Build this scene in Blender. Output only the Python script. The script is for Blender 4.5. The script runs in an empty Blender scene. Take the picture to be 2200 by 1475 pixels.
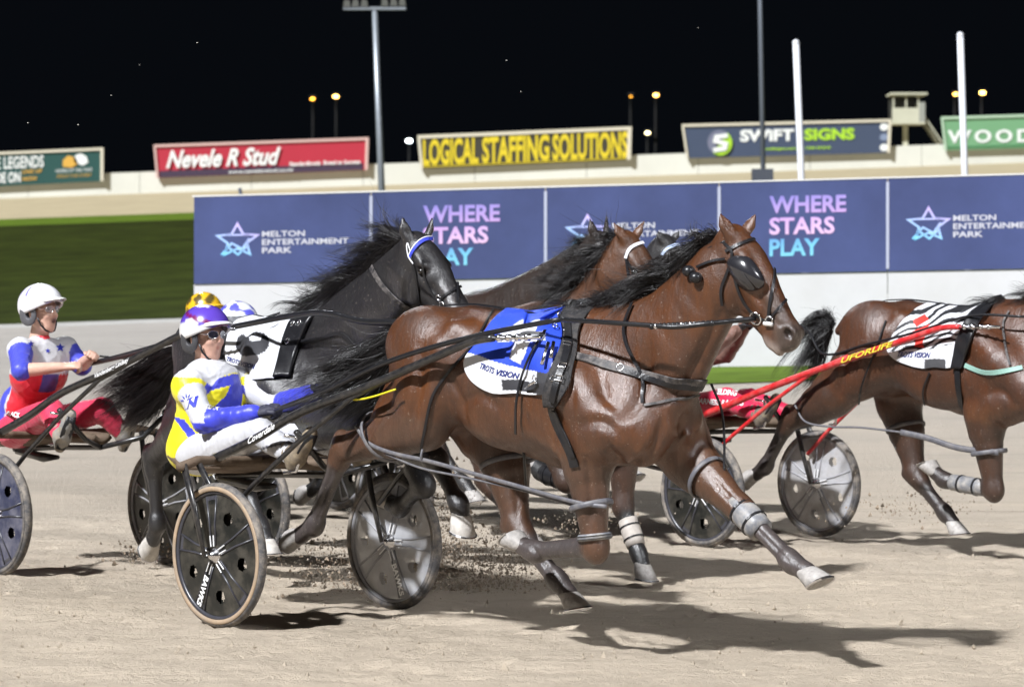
import bpy, math, random
import numpy as np
from mathutils import Vector, Matrix
from mathutils.bvhtree import BVHTree
random.seed(7); rng = np.random.default_rng(7)
SC = bpy.context.scene
COL = SC.collection
# ------------------------------------------------------------------ camera
CAM_H, CAM_F, CAM_TH = 1.70, 6480.0, math.radians(1.12)      # height, focal length in photo pixels, pitch down
cd = bpy.data.cameras.new('camera'); cam = bpy.data.objects.new('camera', cd); COL.objects.link(cam)
cam.location = (0, 0, CAM_H); cam.rotation_euler = (math.pi/2 - CAM_TH, 0, 0)
cd.sensor_width = 36; cd.lens = 36*CAM_F/2200; cd.clip_end = 2000
cd.dof.use_dof = True; cd.dof.focus_distance = 14.3; cd.dof.aperture_fstop = 4.8
SC.camera = cam
# ------------------------------------------------------------------ night sky
w = bpy.data.worlds.new('World'); SC.world = w; w.use_nodes = True
w.node_tree.nodes['Background'].inputs[0].default_value = (0.10, 0.13, 0.19, 1)
w.node_tree.nodes['Background'].inputs[1].default_value = 0.016
# ------------------------------------------------------------------ floodlights of the course
ld = bpy.data.lights.new('floodlight_bank', 'SUN'); ld.energy = 5.0; ld.angle = math.radians(2.4); ld.color = (0.95, 0.965, 1.0)
sun = bpy.data.objects.new('floodlight_bank', ld); COL.objects.link(sun)
sun.rotation_euler = Vector((0.70, 0.74, -1.0)).to_track_quat('-Z', 'Y').to_euler()
def flood(loc, aim, watts, size, colr):
    l = bpy.data.lights.new('floodlight', 'AREA'); l.energy = watts; l.size = size; l.color = colr
    o = bpy.data.objects.new('floodlight', l); COL.objects.link(o); o.location = loc
    o.rotation_euler = (Vector(aim)-Vector(loc)).to_track_quat('-Z', 'Y').to_euler()
flood((30, -14, 26), (0, 16, 1), 8500, 4.0, (0.93, 0.95, 1.0))     # mast on the grandstand side, right of the camera
flood((-12, 62, 24), (0, 17, 1), 1700, 3.0, (0.88, 0.93, 1.0))     # infield mast
SC.view_settings.view_transform = 'Standard'; SC.view_settings.look = 'None'
SC.view_settings.exposure = 0.55; SC.view_settings.gamma = 1.0
SC.view_settings.use_curve_mapping = False
# ------------------------------------------------------------------ measuring helpers
FWD = np.array([0, math.cos(CAM_TH), -math.sin(CAM_TH)]); UPV = np.array([0, math.sin(CAM_TH), math.cos(CAM_TH)])
RGT = np.array([1.0, 0, 0]); EYE = np.array([0, 0, CAM_H])
def ray(px, py): return FWD + RGT*(px-1100)/CAM_F + UPV*(737.5-py)/CAM_F
def at_y(px, py, y):
    v = ray(px, py); return EYE + v*(y/v[1])
def on_ground(px, py, z=0.0):
    v = ray(px, py); return EYE + v*((z-CAM_H)/v[2])
def proj(P):
    d = np.asarray(P, float)-EYE; z = d @ FWD
    return np.array([1100+CAM_F*(d @ RGT)/z, 737.5-CAM_F*(d @ UPV)/z])
class Frame:
    """local frame on the track: X forward, Y to the animal's left (away from us), Z up"""
    def __init__(s, o, deg):
        a = math.radians(deg); s.o = np.array(o, float); s.deg = deg
        s.X = np.array([math.cos(a), -math.sin(a), 0]); s.Y = np.array([math.sin(a), math.cos(a), 0]); s.Z = np.array([0, 0, 1.0])
    def w(s, p): return s.o + p[0]*s.X + p[1]*s.Y + p[2]*s.Z
    def inv(s, P):
        d = np.asarray(P, float)-s.o; return np.array([d @ s.X, d @ s.Y, d @ s.Z])
    def px(s, px, py, yl):
        v = ray(px, py); d = EYE-s.o; t = (yl-d @ s.Y)/(v @ s.Y); P = d+v*t
        return np.array([P @ s.X, P @ s.Y, P @ s.Z])
    def eye(s, px, py):
        v = ray(px, py); return s.inv(EYE), np.array([v @ s.X, v @ s.Y, v @ s.Z])
    def sub(s, off): return Frame(s.w(off), s.deg)
V = lambda *a: np.array(a, float)
# ------------------------------------------------------------------ objects
def lin(c):
    if isinstance(c, str):
        c = [int(c[i:i+2], 16)/255 for i in (0, 2, 4)]
        c = [x/12.92 if x <= .04045 else ((x+.055)/1.055)**2.4 for x in c]
    return tuple(c)
def tag(o, label=None, cat=None, group=None, kind=None):
    if label: o['label'] = label
    if cat: o['category'] = cat
    if group: o['group'] = group
    if kind: o['kind'] = kind
    return o
def link(name, me, m=None, parent=None):
    o = bpy.data.objects.new(name, me); COL.objects.link(o)
    if m is not None and me is not None: me.materials.append(m)
    if parent is not None: o.parent = parent
    return o
def empty(name, fr):
    o = bpy.data.objects.new(name, None); COL.objects.link(o); o.empty_display_size = .2
    o.location = tuple(fr.o); o.rotation_euler = (0, 0, -math.radians(fr.deg)); return o
def pymesh(name, v, f, m=None, parent=None, smooth=False, col=None):
    me = bpy.data.meshes.new(name)
    me.from_pydata([tuple(map(float, p)) for p in v], [], [tuple(map(int, q)) for q in f])
    if smooth: me.polygons.foreach_set('use_smooth', [True]*len(me.polygons))
    if col is not None:
        a = me.color_attributes.new('Col', 'FLOAT_COLOR', 'POINT')
        c = np.ones((len(me.vertices), 4), np.float32); c[:, :3] = col; a.data.foreach_set('color', c.ravel())
    me.update(); return link(name, me, m, parent)
class MB:
    """collects shapes into one mesh"""
    def __init__(s): s.v = []; s.f = []
    def add(s, v, f):
        n = len(s.v); s.v += [tuple(map(float, p)) for p in v]; s.f += [tuple(i+n for i in q) for q in f]; return s
    def box(s, lo, hi, M=None):
        (a, b, c), (d, e, g) = lo, hi
        v = [V(a, b, c), V(d, b, c), V(d, e, c), V(a, e, c), V(a, b, g), V(d, b, g), V(d, e, g), V(a, e, g)]
        if M is not None: v = [M(p) for p in v]
        return s.add(v, [(0, 3, 2, 1), (4, 5, 6, 7), (0, 1, 5, 4), (1, 2, 6, 5), (2, 3, 7, 6), (3, 0, 4, 7)])
    def hexa(s, q1, q2):
        return s.add(list(q1)+list(q2), [(0, 3, 2, 1), (4, 5, 6, 7), (0, 1, 5, 4), (1, 2, 6, 5), (2, 3, 7, 6), (3, 0, 4, 7)])
    def tube(s, pts, r, n=8, cap=True, flat=None):
        pts = [np.asarray(p, float) for p in pts]; k = len(pts)
        rs = r if hasattr(r, '__len__') else [r]*k
        t = [pts[min(i+1, k-1)]-pts[max(i-1, 0)] for i in range(k)]
        t = [x/(np.linalg.norm(x)+1e-9) for x in t]
        ref = V(0, 0, 1) if abs(t[0][2]) < .9 else V(1, 0, 0)
        if flat is not None: ref = np.asarray(flat[0], float)
        u = np.cross(t[0], ref); u /= np.linalg.norm(u)+1e-9
        vv = []
        for i in range(k):
            u = u-t[i]*(u @ t[i]); u /= np.linalg.norm(u)+1e-9; q = np.cross(u, t[i])
            if flat is not None:
                q = np.asarray(flat[0], float); q = q-t[i]*(q @ t[i]); q /= np.linalg.norm(q)+1e-9; u = np.cross(t[i], q)
            fl = 1 if flat is None else flat[1]
            for j in range(n):
                a = 2*math.pi*j/n; vv.append(pts[i]+rs[i]*(u*math.cos(a)+q*fl*math.sin(a)))
        ff = [(i*n+j, i*n+(j+1) % n, (i+1)*n+(j+1) % n, (i+1)*n+j) for i in range(k-1) for j in range(n)]
        if cap: ff += [tuple(range(n))[::-1], tuple((k-1)*n+j for j in range(n))]
        return s.add(vv, ff)
    def lathe(s, prof, c=(0, 0, 0), ax=(0, 1, 0), n=40, closed=False):
        """prof: (radius, along axis)"""
        ax = np.asarray(ax, float); ax = ax/np.linalg.norm(ax); ref = V(0, 0, 1) if abs(ax[2]) < .9 else V(1, 0, 0)
        u = np.cross(ax, ref); u /= np.linalg.norm(u); q = np.cross(ax, u); k = len(prof); vv = []
        for r, h in prof:
            for j in range(n):
                a = 2*math.pi*j/n; vv.append(np.asarray(c, float)+ax*h+r*(u*math.cos(a)+q*math.sin(a)))
        m = k if closed else k-1
        ff = [(i*n+j, i*n+(j+1) % n, ((i+1) % k)*n+(j+1) % n, ((i+1) % k)*n+j) for i in range(m) for j in range(n)]
        return s.add(vv, ff)
    def ball(s, c, r, n=8, k=6):
        r = r if hasattr(r, '__len__') else (r, r, r); vv = []; ff = []
        for i in range(k+1):
            th = math.pi*i/k
            for j in range(n):
                a = 2*math.pi*j/n
                vv.append(V(c[0]+r[0]*math.sin(th)*math.cos(a), c[1]+r[1]*math.sin(th)*math.sin(a), c[2]+r[2]*math.cos(th)))
        for i in range(k):
            for j in range(n): ff.append((i*n+j, i*n+(j+1) % n, (i+1)*n+(j+1) % n, (i+1)*n+j))
        return s.add(vv, ff)
    def build(s, name, m, parent=None, smooth=False, col=None): return pymesh(name, s.v, s.f, m, parent, smooth, col)
def spline(pts, n=6):
    P = [np.asarray(p, float) for p in pts]; P = [2*P[0]-P[1]]+P+[2*P[-1]-P[-2]]; out = []
    for i in range(1, len(P)-2):
        for j in range(n):
            t = j/n
            out.append(.5*((2*P[i])+(-P[i-1]+P[i+1])*t+(2*P[i-1]-5*P[i]+4*P[i+1]-P[i+2])*t*t+(-P[i-1]+3*P[i]-3*P[i+1]+P[i+2])*t**3))
    return out+[P[-2]]
# ------------------------------------------------------------------ materials
def mat(name, c, rough=.5, metal=0., spec=.5, noise=0., nscale=20., bump=0., bscale=60., emit=0., attr=False, coat=0., sheen=0., alpha=1., stretch=(1, 1, 1), trans=0., dirt=None):
    m = bpy.data.materials.new(name); m.use_nodes = True; nt = m.node_tree; N = nt.nodes; L = nt.links
    b = N['Principled BSDF']; c = lin(c)
    b.inputs['Base Color'].default_value = (*c, 1); b.inputs['Roughness'].default_value = rough
    b.inputs['Metallic'].default_value = metal; b.inputs['Specular IOR Level'].default_value = spec
    b.inputs['Coat Weight'].default_value = coat; b.inputs['Coat Roughness'].default_value = .25
    b.inputs['Sheen Weight'].default_value = sheen; b.inputs['Alpha'].default_value = alpha
    b.inputs['Transmission Weight'].default_value = trans
    src = None
    if attr:
        a = N.new('ShaderNodeVertexColor'); a.layer_name = 'Col'; src = a.outputs[0]
    tc = N.new('ShaderNodeTexCoord'); mp = N.new('ShaderNodeMapping'); mp.inputs['Scale'].default_value = stretch
    L.new(tc.outputs['Object'], mp.inputs[0])
    if noise:
        n = N.new('ShaderNodeTexNoise'); n.inputs['Scale'].default_value = nscale; n.inputs['Detail'].default_value = 6; n.inputs['Roughness'].default_value = .65
        L.new(mp.outputs[0], n.inputs['Vector'])
        mr = N.new('ShaderNodeMapRange'); mr.inputs[1].default_value = .25; mr.inputs[2].default_value = .75; mr.inputs[3].default_value = 1-noise; mr.inputs[4].default_value = 1+noise
        L.new(n.outputs[0], mr.inputs[0])
        mx = N.new('ShaderNodeMix'); mx.data_type = 'RGBA'; mx.blend_type = 'MULTIPLY'; mx.inputs[0].default_value = 1
        if src is not None: L.new(src, mx.inputs[6])
        else: mx.inputs[6].default_value = (*c, 1)
        L.new(mr.outputs[0], mx.inputs[7]); src = mx.outputs[2]
    if dirt:
        dc, amt, ds = dirt
        n = N.new('ShaderNodeTexNoise'); n.inputs['Scale'].default_value = ds; n.inputs['Detail'].default_value = 8; n.inputs['Roughness'].default_value = .7
        L.new(mp.outputs[0], n.inputs['Vector'])
        mr = N.new('ShaderNodeMapRange'); mr.inputs[1].default_value = .42; mr.inputs[2].default_value = .68; mr.inputs[3].default_value = 0; mr.inputs[4].default_value = amt
        L.new(n.outputs[0], mr.inputs[0])
        mx = N.new('ShaderNodeMix'); mx.data_type = 'RGBA'
        L.new(mr.outputs[0], mx.inputs[0])
        if src is not None: L.new(src, mx.inputs[6])
        else: mx.inputs[6].default_value = (*c, 1)
        mx.inputs[7].default_value = (*lin(dc), 1); src = mx.outputs[2]
        r2 = N.new('ShaderNodeMapRange'); r2.inputs[3].default_value = rough; r2.inputs[4].default_value = .9
        L.new(mr.outputs[0], r2.inputs[0]); L.new(r2.outputs[0], b.inputs['Roughness'])
    if src is not None: L.new(src, b.inputs['Base Color'])
    if emit:
        b.inputs['Emission Color'].default_value = (*c, 1); b.inputs['Emission Strength'].default_value = emit
    if bump:
        n = N.new('ShaderNodeTexNoise'); n.inputs['Scale'].default_value = bscale; n.inputs['Detail'].default_value = 5
        L.new(mp.outputs[0], n.inputs['Vector'])
        bp = N.new('ShaderNodeBump'); bp.inputs['Strength'].default_value = bump; bp.inputs['Distance'].default_value = .01
        L.new(n.outputs[0], bp.inputs['Height']); L.new(bp.outputs[0], b.inputs['Normal'])
    return m
M = {}
M['black_leather'] = mat('black_leather', (.012, .012, .014), .35, noise=.3, nscale=30, bump=.15, bscale=120)
M['dusty_leather'] = mat('dusty_leather', (.03, .028, .03), .5, noise=.3, dirt=('9a928c', .5, 25))
M['grey_plastic'] = mat('grey_plastic', (.16, .165, .18), .4, noise=.2, dirt=('b9b2a6', .6, 18))
M['steel'] = mat('steel', (.75, .75, .77), .22, metal=1)
M['white_paint'] = mat('white_paint', (.72, .72, .72), .45)
M['carbon'] = mat('carbon', (.014, .014, .016), .28, noise=.2, coat=.3, dirt=('7f776c', .18, 30))
M['white_letter'] = mat('white_letter', (.8, .8, .8), .5)
M['hair_black'] = mat('hair_black', (.009, .0075, .008), .34, spec=.6, noise=.4, nscale=8)
M['hair_brown'] = mat('hair_brown', (.022, .014, .010), .4, spec=.55, noise=.4, nscale=8)
M['hoof'] = mat('hoof', (.34, .32, .30), .6, noise=.35, nscale=40, bump=.3, bscale=80)
M['eye'] = mat('eye', (.008, .006, .005), .05, coat=1)
M['skin'] = mat('skin', (.58, .33, .24), .45, noise=.08, nscale=60)
# ------------------------------------------------------------------ lettering
_txt = {}
def text_geo(body, bold=.0, shear=0., space=1.0):
    key = (body, bold, shear, space)
    if key not in _txt:
        c = bpy.data.curves.new('lettering', 'FONT'); c.body = body; c.offset = bold; c.shear = shear; c.space_character = space; c.resolution_u = 3
        o = bpy.data.objects.new('lettering', c); COL.objects.link(o); bpy.context.view_layer.update()
        me = bpy.data.meshes.new_from_object(o.evaluated_get(bpy.context.evaluated_depsgraph_get()))
        v = np.array([x.co[:] for x in me.vertices])[:, :2]; f = [tuple(p.vertices) for p in me.polygons]
        bpy.data.objects.remove(o); bpy.data.curves.remove(c); bpy.data.meshes.remove(me)
        lo, hi = v.min(0), v.max(0); _txt[key] = ((v-lo)/(hi-lo), f)
    return _txt[key]
def decal(name, geo, quad, hit, m, parent, colf=None, local=None):
    """geo on the unit square -> photo quad (bl, br, tr, tl) -> surface point by hit(px,py)"""
    uv, f = geo; bl, br, tr, tl = [np.array(p, float) for p in quad]; v = []
    for u, t in uv:
        p = (bl*(1-u)+br*u)*(1-t)+(tl*(1-u)+tr*u)*t
        q = hit(p[0], p[1])
        v.append(q if local is None else local(q))
    col = None if colf is None else np.array([colf(u, t) for u, t in uv])
    return pymesh(name, v, f, m, parent, False, col)
def rect(x0, y0, x1, y1, sl=0.):
    """photo rectangle whose right side is sl*(width) higher"""
    d = sl*(x1-x0); return [(x0, y1), (x1, y1-d), (x1, y0-d), (x0, y0)]
def polygeo(loops):
    """list of (outline of (u,t)) quads/polys -> geo"""
    v = []; f = []
    for lp in loops:
        n = len(v); v += list(lp); f.append(tuple(range(n, n+len(lp))))
    return np.array(v, float), f
def strokegeo(paths, wd, close=False):
    """strokes of half width wd along 2-D paths"""
    v = []; f = []
    for P in paths:
        P = [np.array(p, float) for p in P]; k = len(P); n0 = len(v)
        for i in range(k):
            a = P[(i-1) % k] if (close or i > 0) else P[i]; b = P[(i+1) % k] if (close or i < k-1) else P[i]
            d1 = P[i]-a; d2 = b-P[i]
            d1 = d1/(np.linalg.norm(d1)+1e-9); d2 = d2/(np.linalg.norm(d2)+1e-9)
            t = d1+d2; t /= np.linalg.norm(t)+1e-9; nn = V(-t[1], t[0])
            c = max(.35, abs(nn @ V(-d2[1], d2[0]) if np.linalg.norm(d2) > .5 else 1)); c = c if np.linalg.norm(d1) > .5 else 1
            v += [P[i]+nn*wd/c, P[i]-nn*wd/c]
        m = k if close else k-1
        for i in range(m):
            a = n0+2*i; b = n0+2*((i+1) % k); f.append((a, a+1, b+1, b))
    return np.array(v), f
# ------------------------------------------------------------------ organic bodies: smooth union of rounded shapes, meshed once
class Body:
    def __init__(s, lo, hi, h):
        s.lo = np.array(lo, float); s.h = h
        n = np.ceil((np.array(hi)-s.lo)/h).astype(int)+2; s.n = n
        s.D = np.full(n, .15, np.float32); s.T = np.zeros(n, np.uint8)
        s.ax = [(s.lo[i]+h*np.arange(n[i])).astype(np.float32) for i in range(3)]
    def _sl(s, lo, hi, pad):
        a = np.clip(np.floor((np.asarray(lo)-pad-s.lo)/s.h).astype(int), 0, s.n-1)
        b = np.clip(np.ceil((np.asarray(hi)+pad-s.lo)/s.h).astype(int)+1, 1, s.n)
        return tuple(slice(a[i], b[i]) for i in range(3))
    def _xyz(s, sl):
        return s.ax[0][sl[0]][:, None, None], s.ax[1][sl[1]][None, :, None], s.ax[2][sl[2]][None, None, :]
    def _put(s, sl, d, k, t, op):
        D = s.D[sl]; T = s.T[sl]
        if op == 'cut':
            if t: T[...] = np.where(-d > D-.35*s.h, t, T)
            d = -d; hh = np.maximum(k-np.abs(D-d), 0)/max(k, 1e-6); s.D[sl] = np.maximum(D, d)+hh*hh*k*.25; return
        if t: T[...] = np.where(d < D, t, T)
        if k > 0:
            hh = np.maximum(k-np.abs(D-d), 0)/k; s.D[sl] = np.minimum(D, d)-hh*hh*k*.25
        else: s.D[sl] = np.minimum(D, d)
    def chain(s, pts, rs, k=.04, t=0, fl=None, op='add'):
        """rounded cones end to end; fl=(axis, factor) squeezes across that axis"""
        P = [np.asarray(p, float) for p in pts]; mr = max(rs)
        lo = np.min(P, 0)-mr; hi = np.max(P, 0)+mr
        sl = s._sl(lo, hi, k+2*s.h)
        if any(x.stop <= x.start for x in sl): return
        X, Y, Z = s._xyz(sl); out = None
        segs = list(zip(P[:-1], P[1:], rs[:-1], rs[1:])) if len(P) > 1 else [(P[0], P[0]+1e-4, rs[0], rs[0])]
        for a, b, ra, rb in segs:
            d = b-a; L2 = float(d @ d)+1e-9
            t_ = np.clip(((X-a[0])*d[0]+(Y-a[1])*d[1]+(Z-a[2])*d[2])/L2, 0, 1)
            vx = X-a[0]-t_*d[0]; vy = Y-a[1]-t_*d[1]; vz = Z-a[2]-t_*d[2]
            q = vx*vx+vy*vy+vz*vz
            if fl is not None:
                n = fl[0]; vn = vx*n[0]+vy*n[1]+vz*n[2]; q = q+vn*vn*(fl[1]**2-1)
            e = np.sqrt(np.maximum(q, 1e-10))-(ra+t_*(rb-ra))
            out = e if out is None else np.minimum(out, e)
        s._put(sl, out.astype(np.float32), k, t, op)
    def ell(s, c, r, k=.04, t=0, R=None, op='add'):
        """ellipsoid; R rows are its axes"""
        c = np.asarray(c, float); r = np.asarray(r, float); m = r.max()
        sl = s._sl(c-m, c+m, k+2*s.h)
        if any(x.stop <= x.start for x in sl): return
        X, Y, Z = s._xyz(sl); x, y, z = X-c[0], Y-c[1], Z-c[2]
        if R is not None:
            R = [np.asarray(q, float)/np.linalg.norm(q) for q in R]
            x, y, z = [x*q[0]+y*q[1]+z*q[2] for q in R]
        k0 = np.sqrt((x/r[0])**2+(y/r[1])**2+(z/r[2])**2); k1 = np.sqrt((x/r[0]**2)**2+(y/r[1]**2)**2+(z/r[2]**2)**2)+1e-6
        s._put(sl, (k0*(k0-1)/k1).astype(np.float32), k, t, op)
    def loft(s, st, k=.02, t=0):
        """stations (x, ztop, zbottom, halfwidth, egg) along X"""
        st = np.array(st, float); lo = (st[0, 0], -st[:, 3].max(), st[:, 2].min()); hi = (st[-1, 0], st[:, 3].max(), st[:, 1].max())
        sl = s._sl(lo, hi, .1); X, Y, Z = s._xyz(sl); x = s.ax[0][sl[0]]
        def ip(j):
            return np.interp(x, st[:, 0], st[:, j])
        g = max(3, int(.05/s.h)); ker = np.hanning(2*g+1); ker /= ker.sum()
        sm = lambda a: np.convolve(np.pad(a, g, 'edge'), ker, 'valid')
        zt, zb, ry, eg = [sm(ip(j))[:, None, None] for j in (1, 2, 3, 4)]
        zc = (zt+zb)/2; rz = (zt-zb)/2; u = (Z-zc)/rz
        ryy = ry*(1-eg*np.clip(u, -1, 1.2))
        q = np.sqrt((Y/ryy)**2+u**2); d = (q-1)*np.minimum(ry, rz)*.95
        ends = np.maximum(st[0, 0]-X, X-st[-1, 0]); d = np.maximum(d, ends)
        s._put(sl, d.astype(np.float32), k, t, 'add')
    def cutbox(s, f, k=.004):
        """remove where f(X,Y,Z) < 0 (f is a signed distance-like function over the whole grid)"""
        sl = tuple(slice(0, n) for n in s.n); X, Y, Z = s._xyz(sl); d = f(X, Y, Z)+0*s.D
        s._put(sl, d.astype(np.float32), k, 0, 'cut')
    def mesh(s):
        D = s.D; I = D < 0; n = D.shape
        c = np.zeros((n[0]-1, n[1]-1, n[2]-1), np.uint8)
        offs = [(i, j, k) for i in (0, 1) for j in (0, 1) for k in (0, 1)]
        for i, j, k in offs: c += I[i:n[0]-1+i, j:n[1]-1+j, k:n[2]-1+k]
        act = (c > 0) & (c < 8); cells = np.argwhere(act); idx = np.full(act.shape, -1, np.int64); idx[act] = np.arange(len(cells))
        acc = np.zeros((len(cells), 3)); cnt = np.zeros(len(cells))
        for a in offs:
            for ax in range(3):
                if a[ax] == 1: continue
                b = list(a); b[ax] = 1
                da = D[cells[:, 0]+a[0], cells[:, 1]+a[1], cells[:, 2]+a[2]]; db = D[cells[:, 0]+b[0], cells[:, 1]+b[1], cells[:, 2]+b[2]]
                m = (da < 0) != (db < 0); t = np.where(m, da/np.where(m, da-db, 1), 0)
                p = np.tile(np.array(a, float), (len(cells), 1)); p[:, ax] += t
                acc[m] += p[m]; cnt[m] += 1
        v = s.lo+s.h*(cells+acc/cnt[:, None])
        tg = s.T[cells[:, 0], cells[:, 1], cells[:, 2]]
        F = []
        for ax in range(3):
            b, d = (ax+1) % 3, (ax+2) % 3
            A = np.moveaxis(I, (ax, b, d), (0, 1, 2)); J = np.moveaxis(idx, (ax, b, d), (0, 1, 2))
            e = A[:-1, 1:-1, 1:-1] != A[1:, 1:-1, 1:-1]; q = np.argwhere(e); fl = A[:-1, 1:-1, 1:-1][e]
            i, j, k = q[:, 0], q[:, 1]+1, q[:, 2]+1
            f = np.stack([J[i, j-1, k-1], J[i, j, k-1], J[i, j, k], J[i, j-1, k]], 1)
            f[~fl] = f[~fl][:, ::-1]; F.append(f)
        return v, np.concatenate(F), tg
def smooth_cols(col, f, n):
    """even out per-vertex colours over the surface"""
    for _ in range(n):
        a = np.zeros_like(col); w = np.zeros((len(col), 1))
        q = col[f].mean(1)
        for j in range(4): np.add.at(a, f[:, j], q); np.add.at(w, f[:, j], 1)
        col = a/np.maximum(w, 1)
    return col
def bodymesh(name, v, f, m, parent, col=None):
    me = bpy.data.meshes.new(name); nv, nf = len(v), len(f)
    me.vertices.add(nv); me.vertices.foreach_set('co', np.asarray(v, np.float32).ravel())
    me.loops.add(nf*4); me.loops.foreach_set('vertex_index', np.asarray(f, np.int32).ravel())
    me.polygons.add(nf); me.polygons.foreach_set('loop_start', np.arange(0, nf*4, 4, dtype=np.int32))
    me.update(calc_edges=True); me.validate()
    me.polygons.foreach_set('use_smooth', np.ones(nf, bool))
    if col is not None:
        a = me.color_attributes.new('Col', 'FLOAT_COLOR', 'POINT')
        c = np.ones((nv, 4), np.float32); c[:, :3] = col; a.data.foreach_set('color', c.ravel())
    return link(name, me, m, parent)
def hair(name, guides, n, m, parent, r=.003, jit=.02, seg=10, fuzz=.012, tipvar=.35, seed=1, lock=14):
    """strands filling the space between neighbouring guide curves"""
    g = np.random.default_rng(seed); G = []
    for q in guides:
        p = np.array(spline(q, 6)); t = np.linspace(0, 1, len(p)); tt = np.linspace(0, 1, seg+1)
        G.append(np.stack([np.interp(tt, t, p[:, i]) for i in range(3)], 1))
    G = np.array(G); vv = []; ff = []
    nl = max(8, n//lock); LK = [(g.uniform(0, len(G)-1.001), g.normal(0, jit, 3), g.uniform(0, 6.28, 3), g.uniform(.6, 2.2, 3), 1-tipvar*g.random()) for _ in range(nl)]
    for _ in range(n):
        lk = LK[g.integers(nl)]; u = float(np.clip(lk[0]+g.normal(0, .05), 0, len(G)-1.001)); i = int(u); a = u-i
        p = G[i]*(1-a)+G[i+1]*a
        L = lk[4]*(1-.25*g.random()); tt = np.linspace(0, L, seg+1)*seg; lo = np.minimum(tt.astype(int), seg-1); fr = (tt-lo)[:, None]
        p = p[lo]*(1-fr)+p[lo+1]*fr
        s = np.linspace(0, 1, seg+1)[:, None]
        p = p+lk[1]*s**1.2+g.normal(0, jit*.28, 3)*s**1.5+g.normal(0, fuzz*.5, 3)*(1-s*.6)
        p = p+fuzz*1.5*s*np.sin(lk[2]+lk[3]*s*4)+fuzz*.35*s*np.sin(g.uniform(0, 6.28, 3)+s*g.uniform(2, 7, 3))
        if g.random() < .05: p = p+g.normal(0, jit*1.6, 3)*s**1.6
        d = p[-1]-p[0]; d /= np.linalg.norm(d)+1e-9; x = np.cross(d, g.normal(0, 1, 3)); x /= np.linalg.norm(x)+1e-9; y = np.cross(d, x)
        b = len(vv)
        for j in range(seg+1):
            rr = r*(1-.85*(j/seg)**2)
            for k in range(3):
                an = 2.0944*k; vv.append(p[j]+rr*(x*math.cos(an)+y*math.sin(an)))
        for j in range(seg):
            for k in range(3): ff.append((b+j*3+k, b+j*3+(k+1) % 3, b+j*3+3+(k+1) % 3, b+j*3+3+k))
    me = bpy.data.meshes.new(name); f = np.array(ff); v = np.array(vv)
    return bodymesh(name, v, f, m, parent)
def ribbon(mb, pts, nrm, wd, th=.004):
    """flat strap along pts with surface normals nrm"""
    k = len(pts); vv = []
    for i in range(k):
        t = pts[min(i+1, k-1)]-pts[max(i-1, 0)]; t = t/(np.linalg.norm(t)+1e-9); n = nrm[i]-t*(nrm[i] @ t); n /= np.linalg.norm(n)+1e-9
        b = np.cross(t, n)*wd/2
        vv += [pts[i]-b, pts[i]+b, pts[i]+b*.9+n*th, pts[i]-b*.9+n*th]
    ff = [(i*4+j, i*4+(j+1) % 4, i*4+4+(j+1) % 4, i*4+4+j) for i in range(k-1) for j in range(4)]
    ff += [(3, 2, 1, 0), tuple((k-1)*4+j for j in range(4))]
    mb.add(vv, ff)
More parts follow.
